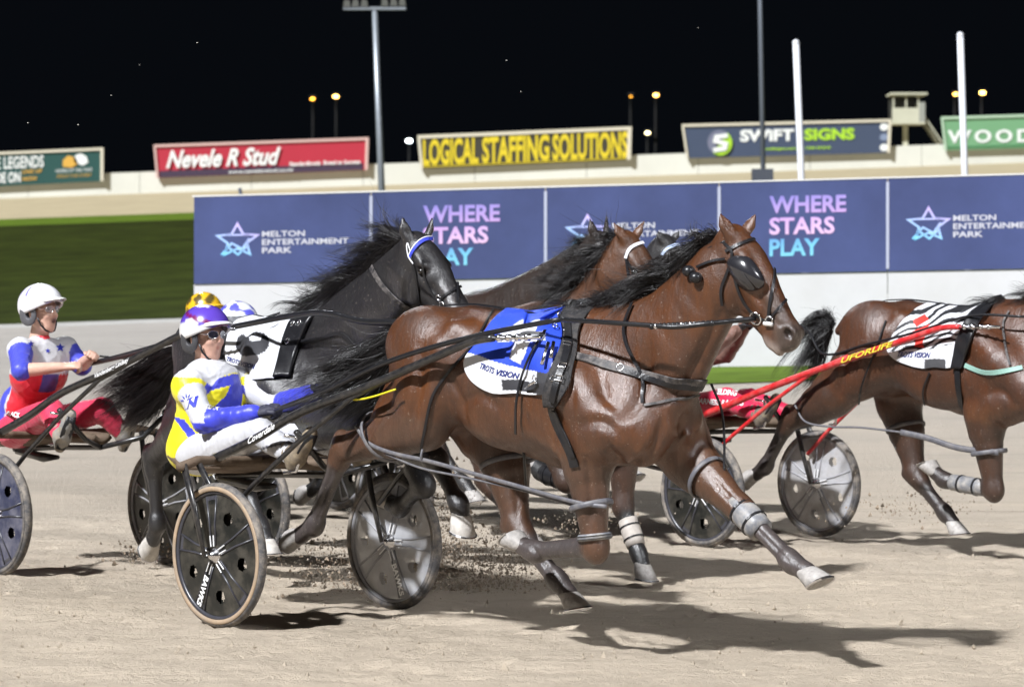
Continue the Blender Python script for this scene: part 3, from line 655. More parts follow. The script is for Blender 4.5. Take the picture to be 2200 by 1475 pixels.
def build_horse(fr, J, h, part='all'):
    lo = (-1.75, -.62, -.05); hi = (1.55, .62, 2.2)
    pts = np.array([p for k in ('nh', 'fh', 'nf', 'ff') for p in J[k]]+[J['poll'], J['muzzle']])
    lo = np.minimum(lo, pts.min(0)-.12); hi = np.maximum(hi, pts.max(0)+.12); lo[2] = max(lo[2], pts[:, 2].min()-.12)
    lo[0] = min(-1.15, pts[:, 0].min()-.12); hi[0] = pts[:, 0].max()+.25; hi[2] = J['poll'][2]+.30; lo[1] = -.5; hi[1] = .55+max(0, pts[:, 1].max()-.35)
    b = Body(lo, hi, h)
    b.loft(TRUNK, 0, 1)
    b.chain([(-.05, 0, 1.50), (.10, 0, 1.535), (.26, 0, 1.51)], [.05, .055, .06], .09, 1)           # withers
    b.chain([(-1.02, 0, 1.49), (-1.12, 0, 1.47), (-1.2, 0, 1.40)], [.06, .045, .03], .05, 1)         # dock
    for s in (-1, 1):
        b.ell((-.78, s*.16, 1.40), (.26, .15, .20), .06, 1)                                        # gluteals
        b.chain([(-.52, s*.20, 1.47), (-.56, s*.235, 1.40)], [.06, .05], .07, 1)                    # point of hip
        b.chain([(.02, s*.20, 1.42), (.28, s*.235, 1.22), (.50, s*.20, 1.04)], [.10, .135, .11], .06, 1)      # shoulder blade
        b.ell((.14, s*.215, 1.10), (.20, .095, .15), .06, 1, R=[(1, 0, -.55), (0, 1, 0), (.55, 0, 1)])          # triceps
        b.ell((.58, s*.12, 1.03), (.14, .12, .15), .05, 1)                                        # breast
        b.ell((-.18, s*.13, 1.15), (.40, .175, .23), .07, 1)                                        # barrel
        b.chain([(.05, s*.08, .91), (-.15, s*.08, .95)], [.06, .05], .05, 1)
    b.chain([(.73, 0, 1.25), (.72, 0, 1.08), (.62, 0, .95)], [.03, .03, .03], .06, 0, op='cut')
    # hind legs
    for key, s in (('nh', -1), ('fh', 1)):
        st, hk, fe, co, to = [np.asarray(p, float) for p in J[key]]
        hip = V(-.72, s*.16, 1.30); but = V(-.93, s*.15, 1.16)
        b.chain([hip, st*.5+hip*.5+V(0, s*.02, 0), st], [.215, .19, .125], .07, 1, fl=((0, 1, 0), 1.35))
        g1 = st*.62+hk*.38
        b.chain([but, but*.45+g1*.55+V(-.03, 0, 0), g1], [.14, .125, .075], .07, 1, fl=((0, 1, 0), 1.25))       # hamstrings
        b.chain([st, g1, st*.25+hk*.75, hk], [.135, .125, .082, .064], .05, 2, fl=((0, 1, 0), 1.2))             # gaskin
        d = unit(fe-hk); up = unit(st-hk); back = unit(-d*.0+up*1.0-unit(up+d*.5)*0+V(0, 0, 0)); 
        bk = unit(np.cross(np.cross(d, up), d)); bk = -bk                                                # behind the hock
        if bk[0] > .2 and key == 'nh': bk = bk
        cal = hk+bk*.045-d*.055
        b.chain([st*.35+hk*.65+bk*.03, cal], [.022, .028], .03, 2); b.chain([cal, hk+d*.08+bk*.03], [.03, .026], .03, 2)
        b.chain([hk-d*.02, hk+d*.06], [.063, .054], .03, 2)
        b.chain([hk+d*.05, hk*.5+fe*.5, fe-d*.03], [.048, .038, .038], .025, 3)
        b.chain([hk+d*.05+bk*.03, hk*.5+fe*.5+bk*.03, fe+bk*.02], [.027, .021, .025], .018, 3)                # tendons
        b.chain([fe-d*.02, fe+d*.012], [.050, .050], .02, 3); b.chain([fe+bk*.025, fe+bk*.036+d*.02], [.03, .022], .02, 3)
        b.chain([fe, co], [.043, .045], .02, 3)
    for key, s in (('nf', -1), ('ff', 1)):
        el, kn, fe, co, to = [np.asarray(p, float) for p in J[key]]
        sh = V(.50, s*.19, 1.06)
        b.chain([sh, el*.6+sh*.4, el], [.12, .13, .11], .06, 1)
        m = el*.6+kn*.4; d0 = unit(kn-el)
        b.chain([el, el*.78+kn*.22, m, el*.15+kn*.85, kn], [.12, .118, .096, .066, .060], .05, 2, fl=((0, 1, 0), 1.12))
        b.chain([V(.22, s*.19, 1.0), el+V(-.05, 0, .02)], [.09, .06], .05, 1)                                 # elbow
        d = unit(fe-kn); fw = unit(V(d0[2]*-1, 0, d0[0])); fw = fw if fw[0] > 0 else -fw
        b.ell(kn, (.062, .058, .080), .03, 2, R=[fw, (0, 1, 0), d0])
        b.chain([kn+d*.03, kn*.5+fe*.5, fe-d*.03], [.050, .038, .037], .025, 3)
        bk = unit(V(-abs(d[2]) if d[2] < 0 else abs(d[2]), 0, d[0])); bk = bk if (d[2] < -.3 and bk[0] < 0) or (d[2] >= -.3) else -bk
        if d[0] < -.5: bk = V(0, 0, 1.)                                                                   # folded leg: tendons lie above
        b.chain([kn+d*.05+bk*.028, kn*.5+fe*.5+bk*.028, fe+bk*.02], [.026, .021, .024], .018, 3)
        b.chain([fe-d*.02, fe+d*.012], [.049, .049], .02, 3); b.chain([fe+bk*.025, fe+bk*.036+d*.02], [.03, .022], .02, 3)
        b.chain([fe, co], [.042, .045], .02, 3)
    # neck
    nk = [np.asarray(p, float) for p in J['neck']]; nr = J['neck_r']
    b.chain([V(.18, 0, 1.30)]+nk, [.27]+nr, .07, 1, fl=((0, 1, 0), 1.62))
    b.chain([V(.05, 0, 1.50)]+[p+V(-.55, 0, .83)*r*.72 for p, r in zip(nk, nr)], [.06]+[max(.035, r*.33) for r in nr], .07, 1)       # crest
    b.chain([V(.56, 0, 1.08)]+[p+V(.62, 0, -.78)*r*.62 for p, r in zip(nk, nr)], [.12]+[max(.05, r*.42) for r in nr], .06, 1)        # windpipe
    # head
    p, u, v, w = head_frame(J); s1 = J.get('head_s', 1.); sc = s1*1.16
    H = lambda a, c, e=0.: p+u*a*s1+(v*c+w*e)*sc
    R_ = [u, v, w]
    b.chain([nk[-1], H(.06, -.10)], [nr[-1]*.98, .10*sc], .05, 1, fl=(w, 1.35))
    b.chain([H(.0, -.055), H(.14, -.062), H(.24, -.07)], [.07*sc, .090*sc, .083*sc], .03, 1)
    b.chain([H(.10, -.035), H(.25, -.035), H(.42, -.045), H(.52, -.052)], [.060*sc, .058*sc, .043*sc, .040*sc], .03, 1)          # nasal bridge
    b.ell(H(.165, -.155), (.135*sc, .115*sc, .066*sc), .04, 1, R=R_)                                       # cheek
    for s in (-1, 1):
        b.ell(H(.16, -.165, s*.040), (.118*sc, .104*sc, .035*sc), .022, 1, R=R_)
        b.chain([H(.11, -.030, s*.074), H(.19, -.024, s*.083)], [.024*sc, .023*sc], .022, 1)                     # brow
        b.chain([H(.22, -.095, s*.072), H(.37, -.093, s*.053)], [.014*sc, .009*sc], .016, 1)                    # facial crest
        b.chain([H(.35, -.04, s*.03), H(.50, -.055, s*.038)], [.028*sc, .03*sc], .03, 4)
    b.chain([H(.24, -.17), H(.38, -.145), H(.52, -.125)], [.046*sc, .037*sc, .032*sc], .03, 1)
    b.chain([H(.28, -.10), H(.50, -.085)], [.067*sc, .048*sc], .03, 1, fl=(w, 1.2))
    b.ell(H(.535, -.072), (.068*sc, .064*sc, .053*sc), .03, 4, R=R_)                                       # muzzle
    b.ell(H(.575, -.085), (.035*sc, .045*sc, .043*sc), .02, 4, R=R_)
    b.ell(H(.56, -.137), (.042*sc, .022*sc, .034*sc), .010, 5, R=R_)                                       # lower lip
    b.ell(H(.52, -.15), (.035*sc, .022*sc, .03*sc), .02, 5, R=R_)
    for s in (-1, 1):
        b.ell(H(.545, -.040, s*.043), (.036*sc, .030*sc, .019*sc), .012, 4, R=R_)                             # nostril wing
        b.ell(H(.553, -.047, s*.058), (.027*sc, .017*sc, .024*sc), .005, 6, R=R_, op='cut')
        b.ell(H(.205, -.052, s*.098), (.026*sc, .020*sc, .022*sc), .012, 6, R=R_, op='cut')                      # eye socket
        e = J['ears'][0 if s < 0 else 1]                                                                     # ear tip offset in (u,v,w)
        base = H(-.005, -.03, s*.058); tip = np.asarray(e[1], float) if e[0] == 'at' else H(*e); mid = base*.55+tip*.45+w*s*.012
        eax = unit(tip-base); out = unit(v*.75+w*s*.66); out = unit(out-eax*(out @ eax))
        b.chain([base, mid, tip], [.031*sc, .030*sc, .003], .018, 1, fl=(out, 1.55))
        b.chain([base*.75+tip*.25+out*.028, mid+out*.026, tip*.8+base*.2+out*.013], [.015, .017, .003], .008, 0, op='cut')
    return b
def sculpt(fr, v, f, lines):
    """press muscle grooves (+) or raise veins and tendons (-) along lines seen on the animal"""
    bvh = BVHTree.FromPolygons([tuple(x) for x in v], [tuple(q) for q in f])
    n = np.zeros_like(v); fn = np.cross(v[f[:, 2]]-v[f[:, 0]], v[f[:, 3]]-v[f[:, 1]])
    for j in range(4): np.add.at(n, f[:, j], fn)
    n /= np.linalg.norm(n, axis=1)[:, None]+1e-12; disp = np.zeros(len(v))
    for pxs, dep, wid in lines:
        pts = [surf(fr, bvh, a, b_, 0)[0] for a, b_ in spline([V(*p_) for p_ in pxs], 10)]; pts = [p_ for p_ in pts if p_ is not None]
        if not pts: continue
        P = np.array(pts); near = np.where(np.all((v > P.min(0)-3*wid) & (v < P.max(0)+3*wid), axis=1))[0]
        d2 = np.full(len(near), 9.); k_ = np.zeros(len(near), int)
        for i_, p_ in enumerate(P):
            e = ((v[near]-p_)**2).sum(1); m_ = e < d2; d2[m_] = e[m_]; k_[m_] = i_
        fade = np.sin(np.pi*np.clip((k_+1)/(len(P)+1), 0, 1))**.6
        disp[near] += 1.45*dep*np.exp(-d2/(2*wid*wid))*fade
    return v-n*disp[:, None]
def coat_material(name, rough):
    m = bpy.data.materials.new(name); m.use_nodes = True; nt = m.node_tree; N = nt.nodes; L = nt.links; b = N['Principled BSDF']
    tc = N.new('ShaderNodeTexCoord'); a = N.new('ShaderNodeVertexColor'); a.layer_name = 'Col'
    def nz(sc, st=(1, 1, 1), det=5, rg=.6):
        mp = N.new('ShaderNodeMapping'); mp.inputs['Scale'].default_value = st; L.new(tc.outputs['Object'], mp.inputs[0])
        n = N.new('ShaderNodeTexNoise'); n.inputs['Scale'].default_value = sc; n.inputs['Detail'].default_value = det; n.inputs['Roughness'].default_value = rg; L.new(mp.outputs[0], n.inputs['Vector']); return n.outputs[0]
    def mr(s_, a0, a1, b0, b1):
        r = N.new('ShaderNodeMapRange'); r.inputs[1].default_value = a0; r.inputs[2].default_value = a1; r.inputs[3].default_value = b0; r.inputs[4].default_value = b1; L.new(s_, r.inputs[0]); return r.outputs[0]
    big = nz(4.5, (1, 1, .8)); streak = nz(22, (1.6, 1, .35), 6, .7); fine = nz(170, (1, 1, 1), 3)
    mu = N.new('ShaderNodeMath'); mu.operation = 'MULTIPLY'; L.new(mr(big, .3, .7, .66, 1.26), mu.inputs[0]); L.new(mr(streak, .3, .75, .74, 1.22), mu.inputs[1])
    mx = N.new('ShaderNodeMix'); mx.data_type = 'RGBA'; mx.blend_type = 'MULTIPLY'; mx.inputs[0].default_value = 1; L.new(a.outputs[0], mx.inputs[6]); L.new(mu.outputs[0], mx.inputs[7])
    # flecks of thrown sand
    fk = nz(75, (1, 1, 1), 2); m2 = N.new('ShaderNodeMix'); m2.data_type = 'RGBA'; L.new(mr(fk, .66, .74, 0, .5), m2.inputs[0]); L.new(mx.outputs[2], m2.inputs[6]); m2.inputs[7].default_value = (.30, .25, .21, 1)
    L.new(m2.outputs[2], b.inputs['Base Color'])
    ra = N.new('ShaderNodeMath'); ra.operation = 'ADD'; L.new(mr(big, .35, .65, rough+.16, rough-.06), ra.inputs[0]); L.new(mr(streak, .3, .7, .14, -.05), ra.inputs[1]); L.new(ra.outputs[0], b.inputs['Roughness'])
    b.inputs['Coat Weight'].default_value = .42; b.inputs['Coat Roughness'].default_value = .23; b.inputs['Specular IOR Level'].default_value = .6; b.inputs['Sheen Weight'].default_value = .0; b.inputs['Sheen Roughness'].default_value = .4
    s1 = N.new('ShaderNodeMath'); s1.operation = 'MULTIPLY_ADD'; L.new(fine, s1.inputs[0]); s1.inputs[1].default_value = .45; L.new(streak, s1.inputs[2])
    med = nz(11, (1, 1, .7), 4); s2 = N.new('ShaderNodeMath'); s2.operation = 'MULTIPLY_ADD'; L.new(med, s2.inputs[0]); s2.inputs[1].default_value = 1.6; L.new(s1.outputs[0], s2.inputs[2])
    bp = N.new('ShaderNodeBump'); bp.inputs['Strength'].default_value = .34; bp.inputs['Distance'].default_value = .014; L.new(s2.outputs[0], bp.inputs['Height']); L.new(bp.outputs[0], b.inputs['Normal']); L.new(bp.outputs[0], b.inputs['Coat Normal'])
    return m
def horse(label, fr, J, h, coat, group, hairm=None, mane=None, tail=None, matname='coat', mane_n=260, tail_n=420, rough=.36, mane_j=.035, dust=.6, boots=None, hoofm=None, lines=None):
    """coat: dict of colours by zone (body, leg, cannon, muzzle, chin)"""
    root = empty('race_horse', fr); tag(root, label, 'horse', group)
    b = build_horse(fr, J, h); v, f, tg = b.mesh()
    if lines: v = sculpt(fr, v, f, lines)
    tab = np.array([coat['body'], coat['body'], coat['leg'], coat['cannon'], coat['muzzle'], coat['chin'], (.02, .012, .01)])
    col = tab[tg]
    low = np.clip((.95-v[:, 2])/.35, 0, 1)[:, None]*np.clip((v[:, 2]-.0)/.1, 0, 1)[:, None]
    under = np.clip((1.02-v[:, 2])/.2, 0, 1)[:, None]*((tg == 1)[:, None])
    col = col*(1-under*.35)+np.array(coat.get('belly', coat['body']))*under*.35
    col = smooth_cols(col, f, max(4, int(.06/h)))
    g = np.random.default_rng(3); 
    mt = coat_material(matname, rough)
    me = bodymesh('body', v, f, mt, root, col)
    bvh = BVHTree.FromPolygons([tuple(x) for x in v], [tuple(q) for q in f])
    hm = hoofm or M['hoof']
    for key in ('nh', 'fh', 'nf', 'ff'):
        fe, co, to = [np.asarray(p, float) for p in J[key][2:5]]
        ax = unit(co-fe)
        rot = lambda an: unit(V(ax[0]*math.cos(an)-ax[2]*math.sin(an), ax[1]*.3, ax[0]*math.sin(an)+ax[2]*math.cos(an)))
        toe = rot(math.radians(52)); down = rot(math.radians(-38))
        side = unit(np.cross(toe, down))
        mb = MB(); n_ = 18; rings = []
        for hgt, rx, rf, off in ((-.02, .040, .040, -.01), (.0, .050, .052, .0), (.035, .057, .064, .018), (.075, .064, .074, .040), (.080, .060, .070, .040)):
            ring = []
            for j in range(n_):
                a = 2*math.pi*j/n_; c, s = math.cos(a), math.sin(a)
                ring.append(co+down*hgt+toe*(off+rf*(c if c > 0 else c*.78))+side*rx*s)
            rings.append(ring)
        vv = sum(rings, []); ff = [(i*n_+j, i*n_+(j+1) % n_, (i+1)*n_+(j+1) % n_, (i+1)*n_+j) for i in range(4) for j in range(n_)]
        ff += [tuple(range(n_))[::-1], tuple(4*n_+j for j in range(n_))]
        hb = MB().add(vv, ff).build('hoof', hm, root, True)
        hb.data.polygons[-1].use_smooth = False
        sh = MB(); pr = [q+down*.004 for q in rings[3]][-6:]+[q+down*.004 for q in rings[3]][:7]
        sh.tube(pr, .0065, 5); sh.build('shoe', M['steel'], hb)
    p, u, vv_, w = head_frame(J); sc = J.get('head_s', 1.)
    for s in (-1, 1):
        MB().ball(tuple(p+u*.203*sc+(-vv_*.054+w*s*.083)*sc*1.16), .0225*sc, 14, 10).build('eye', M['eye'], root, True)
    hairm = hairm or M['hair_black']
    if mane is not None: hair('mane', mane, mane_n*5, hairm, root, .0014, mane_j, 10, .016, .45, 5, 16)
    if tail is not None: hair('tail', tail, int(tail_n*3.2), hairm, root, .0015, .05, 12, .020, .40, 6, 20)
    if boots:
        for nm, key, i0, i1, t0, t1, r, m, lab in boots:
            a, c = np.asarray(J[key][i0], float), np.asarray(J[key][i1], float); P0 = a*(1-t0)+c*t0; P1 = a*(1-t1)+c*t1
            mb = MB(); nn = 7; mb.tube([P0*(1-t)+P1*t for t in np.linspace(0, 1, nn)], [r*(.94+.09*math.sin(math.pi*t)+.012*(k_ % 2)) for k_, t in enumerate(np.linspace(0, 1, nn))], 16)
            ob = mb.build(nm, m, root, True)
            for t in (.25, .7): MB().tube([P0*(1-t)+P1*t, P0*(1-t-.05)+P1*(t+.05)], r*1.09, 16).build('boot_strap', M['black_leather'], ob)
    return root, bvh, fr
def surf(fr, bvh, px, py, lift=.004):
    o, d = fr.eye(px, py); d = unit(d)
    hit = bvh.ray_cast(Vector(o), Vector(d))
    if hit[0] is None: return None, None
    n = np.array(hit[1]); n = n if n @ d < 0 else -n
    return np.array(hit[0])+n*lift, n
def strap(name, root, fr, bvh, pxs, wd_, m, lift=.003, n=6, th=.004, parent=None, closed=False):
    """strap lying on the horse's coat along points measured in the photo"""
    P = [V(a, b) for a, b in pxs]; P = spline(P, n) if len(P) > 2 else [P[0]*(1-t)+P[1]*t for t in np.linspace(0, 1, n*2)]
    pts = []; nr = []
    for q in P:
        s, nn = surf(fr, bvh, q[0], q[1], lift)
        if s is None: continue
        if pts and np.linalg.norm(s-pts[-1]) > .16: break
        pts.append(s); nr.append(nn)
    if len(pts) < 2: return None
    for _ in range(3):
        pts = [pts[0]]+[pts[i-1]*.25+pts[i]*.5+pts[i+1]*.25 for i in range(1, len(pts)-1)]+[pts[-1]]
        nr = [nr[0]]+[unit(nr[i-1]+2*nr[i]+nr[i+1]) for i in range(1, len(nr)-1)]+[nr[-1]]
    mb = MB(); ribbon(mb, [q+nn*.003 for q, nn in zip(pts, nr)], nr, wd_, th); return mb.build(name, m, parent or root)
def ring(root, c, ax, R, r, m=None, name='ring', parent=None):
    ax = unit(ax); ref = V(0, 0, 1) if abs(ax[2]) < .9 else V(1, 0, 0); a = unit(np.cross(ax, ref)); b = np.cross(ax, a)
    pts = [c+R*(a*math.cos(t)+b*math.sin(t)) for t in np.linspace(0, 2*math.pi, 17)]
    return MB().tube(pts, r, 6, False).build(name, m or M['steel'], parent or root, True)
def wrap_rows(bvh, xs, th0, th1, nth, lift, top=None):
    """points around the barrel: for station x, from angle th0 to th1 (0 = straight up, positive = our side)"""
    rows = []
    for x in xs:
        row = []
        for th in np.linspace(th0, th1, nth):
            d = V(0, -math.sin(th), math.cos(th)); c = V(x, 0, 1.22)
            hit = bvh.ray_cast(Vector(c+d*.9), Vector(-d))
            P = np.array(hit[0]) if hit[0] is not None else c+d*.3
            row.append(P+d*lift)
        rows.append(row)
    return rows
def grid_mesh(name, rows, m, parent, col=None, thick=.006):
    R = np.array(rows); a, b = R.shape[:2]; v = R.reshape(-1, 3)
    f = [(i*b+j, (i+1)*b+j, (i+1)*b+j+1, i*b+j+1) for i in range(a-1) for j in range(b-1)]
    o = pymesh(name, v, f, m, parent, True, col)
    md = o.modifiers.new('thickness', 'SOLIDIFY'); md.thickness = thick; md.offset = 0
    return o
# ------------------------------------------------------------------ sulkies
M['tyre'] = mat('tyre', (.07, .068, .07), .75, noise=.3, dirt=('a3988a', .7, 14))
M['tyre_tan'] = mat('tyre_tan', (.36, .26, .17), .7, noise=.2, dirt=('8d8478', .6, 14))
M['disc_black'] = mat('disc_black', (.010, .011, .010), .30, noise=.2, dirt=('7d7568', .30, 9))
M['disc_blue'] = mat('disc_blue', (.03, .035, .07), .35, noise=.2, dirt=('8d8a90', .5, 9))
M['disc_clear'] = mat('disc_clear', (.50, .51, .54), .30, noise=.35, nscale=4, alpha=.62, dirt=('b8b4ae', .7, 5), coat=.5)
M['disc_silver'] = mat('disc_silver', (.50, .50, .52), .28, metal=.25, noise=.35, nscale=4, dirt=('9b958c', .6, 7), alpha=.86)
M['spoke'] = mat('spoke', (.045, .045, .055), .35, noise=.2, coat=.2)
M['spoke_light'] = mat('spoke_light', (.35, .35, .37), .4, alpha=.8)
M['red_paint'] = mat('red_paint', (.55, .012, .018), .35, coat=.3, noise=.12, dirt=('b39f95', .25, 20))
M['dusty_brown'] = mat('dusty_brown', (.11, .075, .05), .8, noise=.4, nscale=14, dirt=('7a6a58', .6, 12))
def wheel(parent, c, disc, spoke, tyre='tyre', wall=None, ang=0., R=.36, face=-1, text=None):
    """disc wheel on axis Y; face = side (sign of Y) that carries the printing"""
    c = np.asarray(c, float); r0, r1 = .035, R-.045; na, nr = 120, 30; vv = []; ff = []; holes = [(.62*r1/.315, ang+.63+2*math.pi*k/5) for k in range(5)]
    for side in (-1, 1):
        for i in range(nr+1):
            r = r0+(r1-r0)*i/nr
            for j in range(na):
                a = 2*math.pi*j/na; dish = .018*(1-(r/r1)**2)+.008
                vv.append(c+V(r*math.cos(a), side*dish, r*math.sin(a)))
    hr = .205; hs = .034
    for side in (0, 1):
        o = side*(nr+1)*na
        for i in range(nr):
            for j in range(na):
                r = r0+(r1-r0)*(i+.5)/nr; a = 2*math.pi*(j+.5)/na; x, z = r*math.cos(a), r*math.sin(a)
                if any((x-hr*math.cos(t))**2+(z-hr*math.sin(t))**2 < hs**2 for _, t in holes): continue
                q = (o+i*na+j, o+i*na+(j+1) % na, o+(i+1)*na+(j+1) % na, o+(i+1)*na+j); ff.append(q if side == 0 else q[::-1])
    w_ = pymesh('wheel', vv, ff, M[disc], parent, True)
    prof = [(R-.024+.024*math.cos(t), .026*math.sin(t)) for t in np.linspace(0, 2*math.pi, 13)[:-1]]
    MB().lathe(prof, c, (0, 1, 0), 64, True).build('tyre', M[tyre], w_, True)
    for s in (-1, 1):
        MB().lathe([(R-.040, s*.0275), (R-.020, s*.0285), (R-.018, s*.024), (R-.042, s*.022)], c, (0, 1, 0), 64, True).build('tyre_wall', M[wall or tyre], w_, True)
        MB().lathe([(r1-.012, s*.014), (r1+.004, s*.022), (r1+.008, s*.012), (r1-.012, s*.006)], c, (0, 1, 0), 64, True).build('rim', M[spoke], w_, True)
        for k in range(5):
            t = ang+2*math.pi*k/5; d = V(math.cos(t), 0, math.sin(t)); e = V(-math.sin(t), 0, math.cos(t)); y0 = V(0, s, 0)
            mb = MB()
            for sd in (-1, 1):
                P = [c+d*.05+e*sd*.018+y0*.028, c+d*.16+e*sd*.021+y0*.023, c+d*(r1-.02)+e*sd*.040+y0*.012]
                mb.tube(P, [.005, .006, .005], 6)
            mb.add([c+d*.05-e*.016+y0*.026, c+d*.05+e*.016+y0*.026, c+d*(r1-.02)+e*.038+y0*.011, c+d*(r1-.02)-e*.038+y0*.011], [(0, 1, 2, 3)])
            sp = mb.build('spoke', M[spoke], w_, True)
            if s == face:
                for sd in (-1, 1): MB().tube([c+d*.045+e*sd*.011+y0*.036, c+d*.10+e*sd*.013+y0*.034], .0035, 5).build('spoke_line', M['white_letter'], sp)
        MB().lathe([(.001, s*.06), (.016, s*.058), (.022, s*.045), (.034, s*.035), (.040, s*.026)], c, (0, 1, 0), 18).build('hub', M['steel'], w_, True)
    if text:
        t = ang+2*math.pi*text[1]/5; d = V(math.cos(t), 0, math.sin(t)); e = V(-math.sin(t), 0, math.cos(t))
        uv, f = text_geo(text[0], .04); sg = 1 if face < 0 else -1
        pts = [c+d*(.12+.17*u)+e*(sg*(tv-.5)*.038)+V(0, face*(.034-.06*(u*.17)), 0) for u, tv in uv]
        pymesh('lettering', pts, f, M['white_letter'], w_)
    return w_
def sulky(label, fr, name='sulky', frame='carbon', discs=('disc_black', 'disc_clear'), spokes=('spoke', 'spoke_light'), tyres=('tyre', 'tyre'), walls=('tyre_tan', 'tyre'), shaft_px=None, text='BAWKS', stickers=True, half=.58, ang=(-2.05, -1.25), tip=(2.02, 1.42), letter=None, shaft_l=None):
    o = empty(name, fr); tag(o, label, 'sulky', 'racing sulkies')
    wz = .36
    wheel(o, V(0, -half, wz), discs[0], spokes[0], tyres[0], walls[0], ang[0], text=(text, 0) if text else None)
    wheel(o, V(0, half, wz), discs[1], spokes[1], tyres[1], walls[1], ang[1], text=(text, 0) if text else None)
    m = M[frame]; A = V(-.19, 0, .82)
    for s in (-1, 1):
        for yo, nm in ((.085, 'fork_outer'), (-.075, 'fork_inner')):
            yy = s*(half+yo)
            MB().tube([V(A[0], s*(half+.02+yo*.6), A[2]-.02), V(-.09, yy, .60), V(-.01, yy, wz+.0)], [.023, .021, .014], 8, True, ((0, 1, 0), .55)).build(nm, M['carbon'], o, True)
        MB().tube([V(-.03, s*(half-.08), .56), V(.16, s*(half-.10), .72), V(.45, s*.45, .93), V(.80, s*.40, 1.16), V(1.05, s*.385, 1.25)], .0135, 8).build('stay', m, o, True)
        P = shaft_l if shaft_l is not None else [V(-.30, -.42, .80), V(.08, -.42, .93), V(.45, -.42, 1.08), V(.90, -.40, 1.21), V(1.30, -.38, 1.34), V(1.58, -.365, 1.43), V(1.74, -.36, 1.455)]
        P = [V(p[0], s*abs(p[1]), p[2]) for p in P]
        sh = MB().tube(spline(P, 5), [.024-.006*i/(5*(len(P)-1)) for i in range(5*(len(P)-1)+1)], 10).build('shaft', m, o, True)
        e = P[-1]; d = unit(e-P[-2]); d = unit(V(d[0], d[1], d[2]*.15))
        MB().tube([e-d*.03, e+d*.30], [.011, .010], 8).build('shaft_tip', M['steel'], sh, True)
        for t in (.03, .09, .15, .21): MB().tube([e+d*t, e+d*(t+.018)], .018, 10).build('clamp', M['steel'], sh, True)
        if letter and s < 0:
            uv, f = text_geo(letter[0], .02, .3); a0, a1 = letter[1], letter[2]; pts = []
            for u, tv in uv:
                x = a0+(a1-a0)*u; pp = spline(P, 5); xs = [q[0] for q in pp]; zz = np.interp(x, xs, [q[2] for q in pp]); yy = np.interp(x, xs, [q[1] for q in pp])
                pts.append(V(x, yy-.0245, zz+(tv-.5)*.034))
            pymesh('lettering', pts, f, letter[3] if len(letter) > 3 else M['white_letter'], sh)
        # stirrup that carries the driver's foot
        mb = MB(); c = V(.30, s*.36, .86)
        mb.tube([c+V(0, s*.05, .10), c+V(.03, 0, .09), c+V(.05, -s*.02, 0), c+V(.03, 0, -.08), c+V(-.04, s*.02, -.09)], .009, 7); mb.build('stirrup', M['steel'], o, True)
    MB().tube([V(A[0], -half-.10, A[2]-.03), V(A[0]-.02, -half+.03, A[2]), V(A[0]-.05, -.25, A[2]-.015), V(A[0]-.05, .25, A[2]-.015), V(A[0]-.02, half-.03, A[2]), V(A[0], half+.10, A[2]-.03)], .024, 10).build('axle_arch', M['dusty_brown'], o, True)
    mb = MB(); rows = []
    for x, zz, wy in ((-.93, .82, .16), (-.91, .77, .19), (-.80, .72, .20), (-.50, .735, .17), (-.25, .77, .13), (.05, .775, .09), (.22, .775, .06)):
        rows.append([V(x, y*wy, zz+.035*abs(y)**2) for y in np.linspace(-1, 1, 9)])
    st = grid_mesh('seat', rows, M['dusty_brown'], o, None, .035)
    MB().tube([V(-.75, 0, .69), V(-.3, 0, .72), V(.2, 0, .74), V(.35, -.2, .80), V(.38, -.40, .98)], .016, 8).build('seat_rail', M['carbon'], o, True)
    MB().tube([V(.2, 0, .74), V(.35, .2, .80), V(.38, .40, .98)], .016, 8).build('seat_rail', M['carbon'], o, True)
    MB().tube([V(-.72, 0, .68), V(-.42, 0, .655), V(-.30, .03, .66)], [.02, .03, .012], 8).build('damper', M['carbon'], o, True)
    return o
# ------------------------------------------------------------------ drivers
def inpoly(p, poly):
    x, y = p; c = False; n = len(poly)
    for i in range(n):
        x1, y1 = poly[i]; x2, y2 = poly[i-1]
        if (y1 > y) != (y2 > y) and x < (x2-x1)*(y-y1)/(y2-y1)+x1: c = not c
    return c
def hand_geo(b, wr, dr, up, side, g=.0, t=1):
    """palm, four curled fingers and a thumb; dr = along the forearm, up = back of the hand side, side = thumb side"""
    P = wr+dr*.045; b.chain([wr, wr+dr*.03, P+dr*.03], [.026+g, .030+g, .033+g], .012, t, fl=(up, 1.55))
    for k, (o, L) in enumerate(((.030, .9), (.010, 1.0), (-.010, .95), (-.029, .78))):
        a = P+dr*.038+side*o+up*.004; c = a+dr*.034*L-up*.008; e = c-up*.030*L+dr*.004; f = e-dr*.026*L-up*.004
        b.chain([a, c, e, f], [.0105+g, .0098+g, .009+g, .008+g], .003, t)
    a = wr+dr*.02+side*.028; b.chain([a, a+side*.020+dr*.022-up*.008, a+side*.012+dr*.050-up*.022], [.013+g, .011+g, .009+g], .006, t)
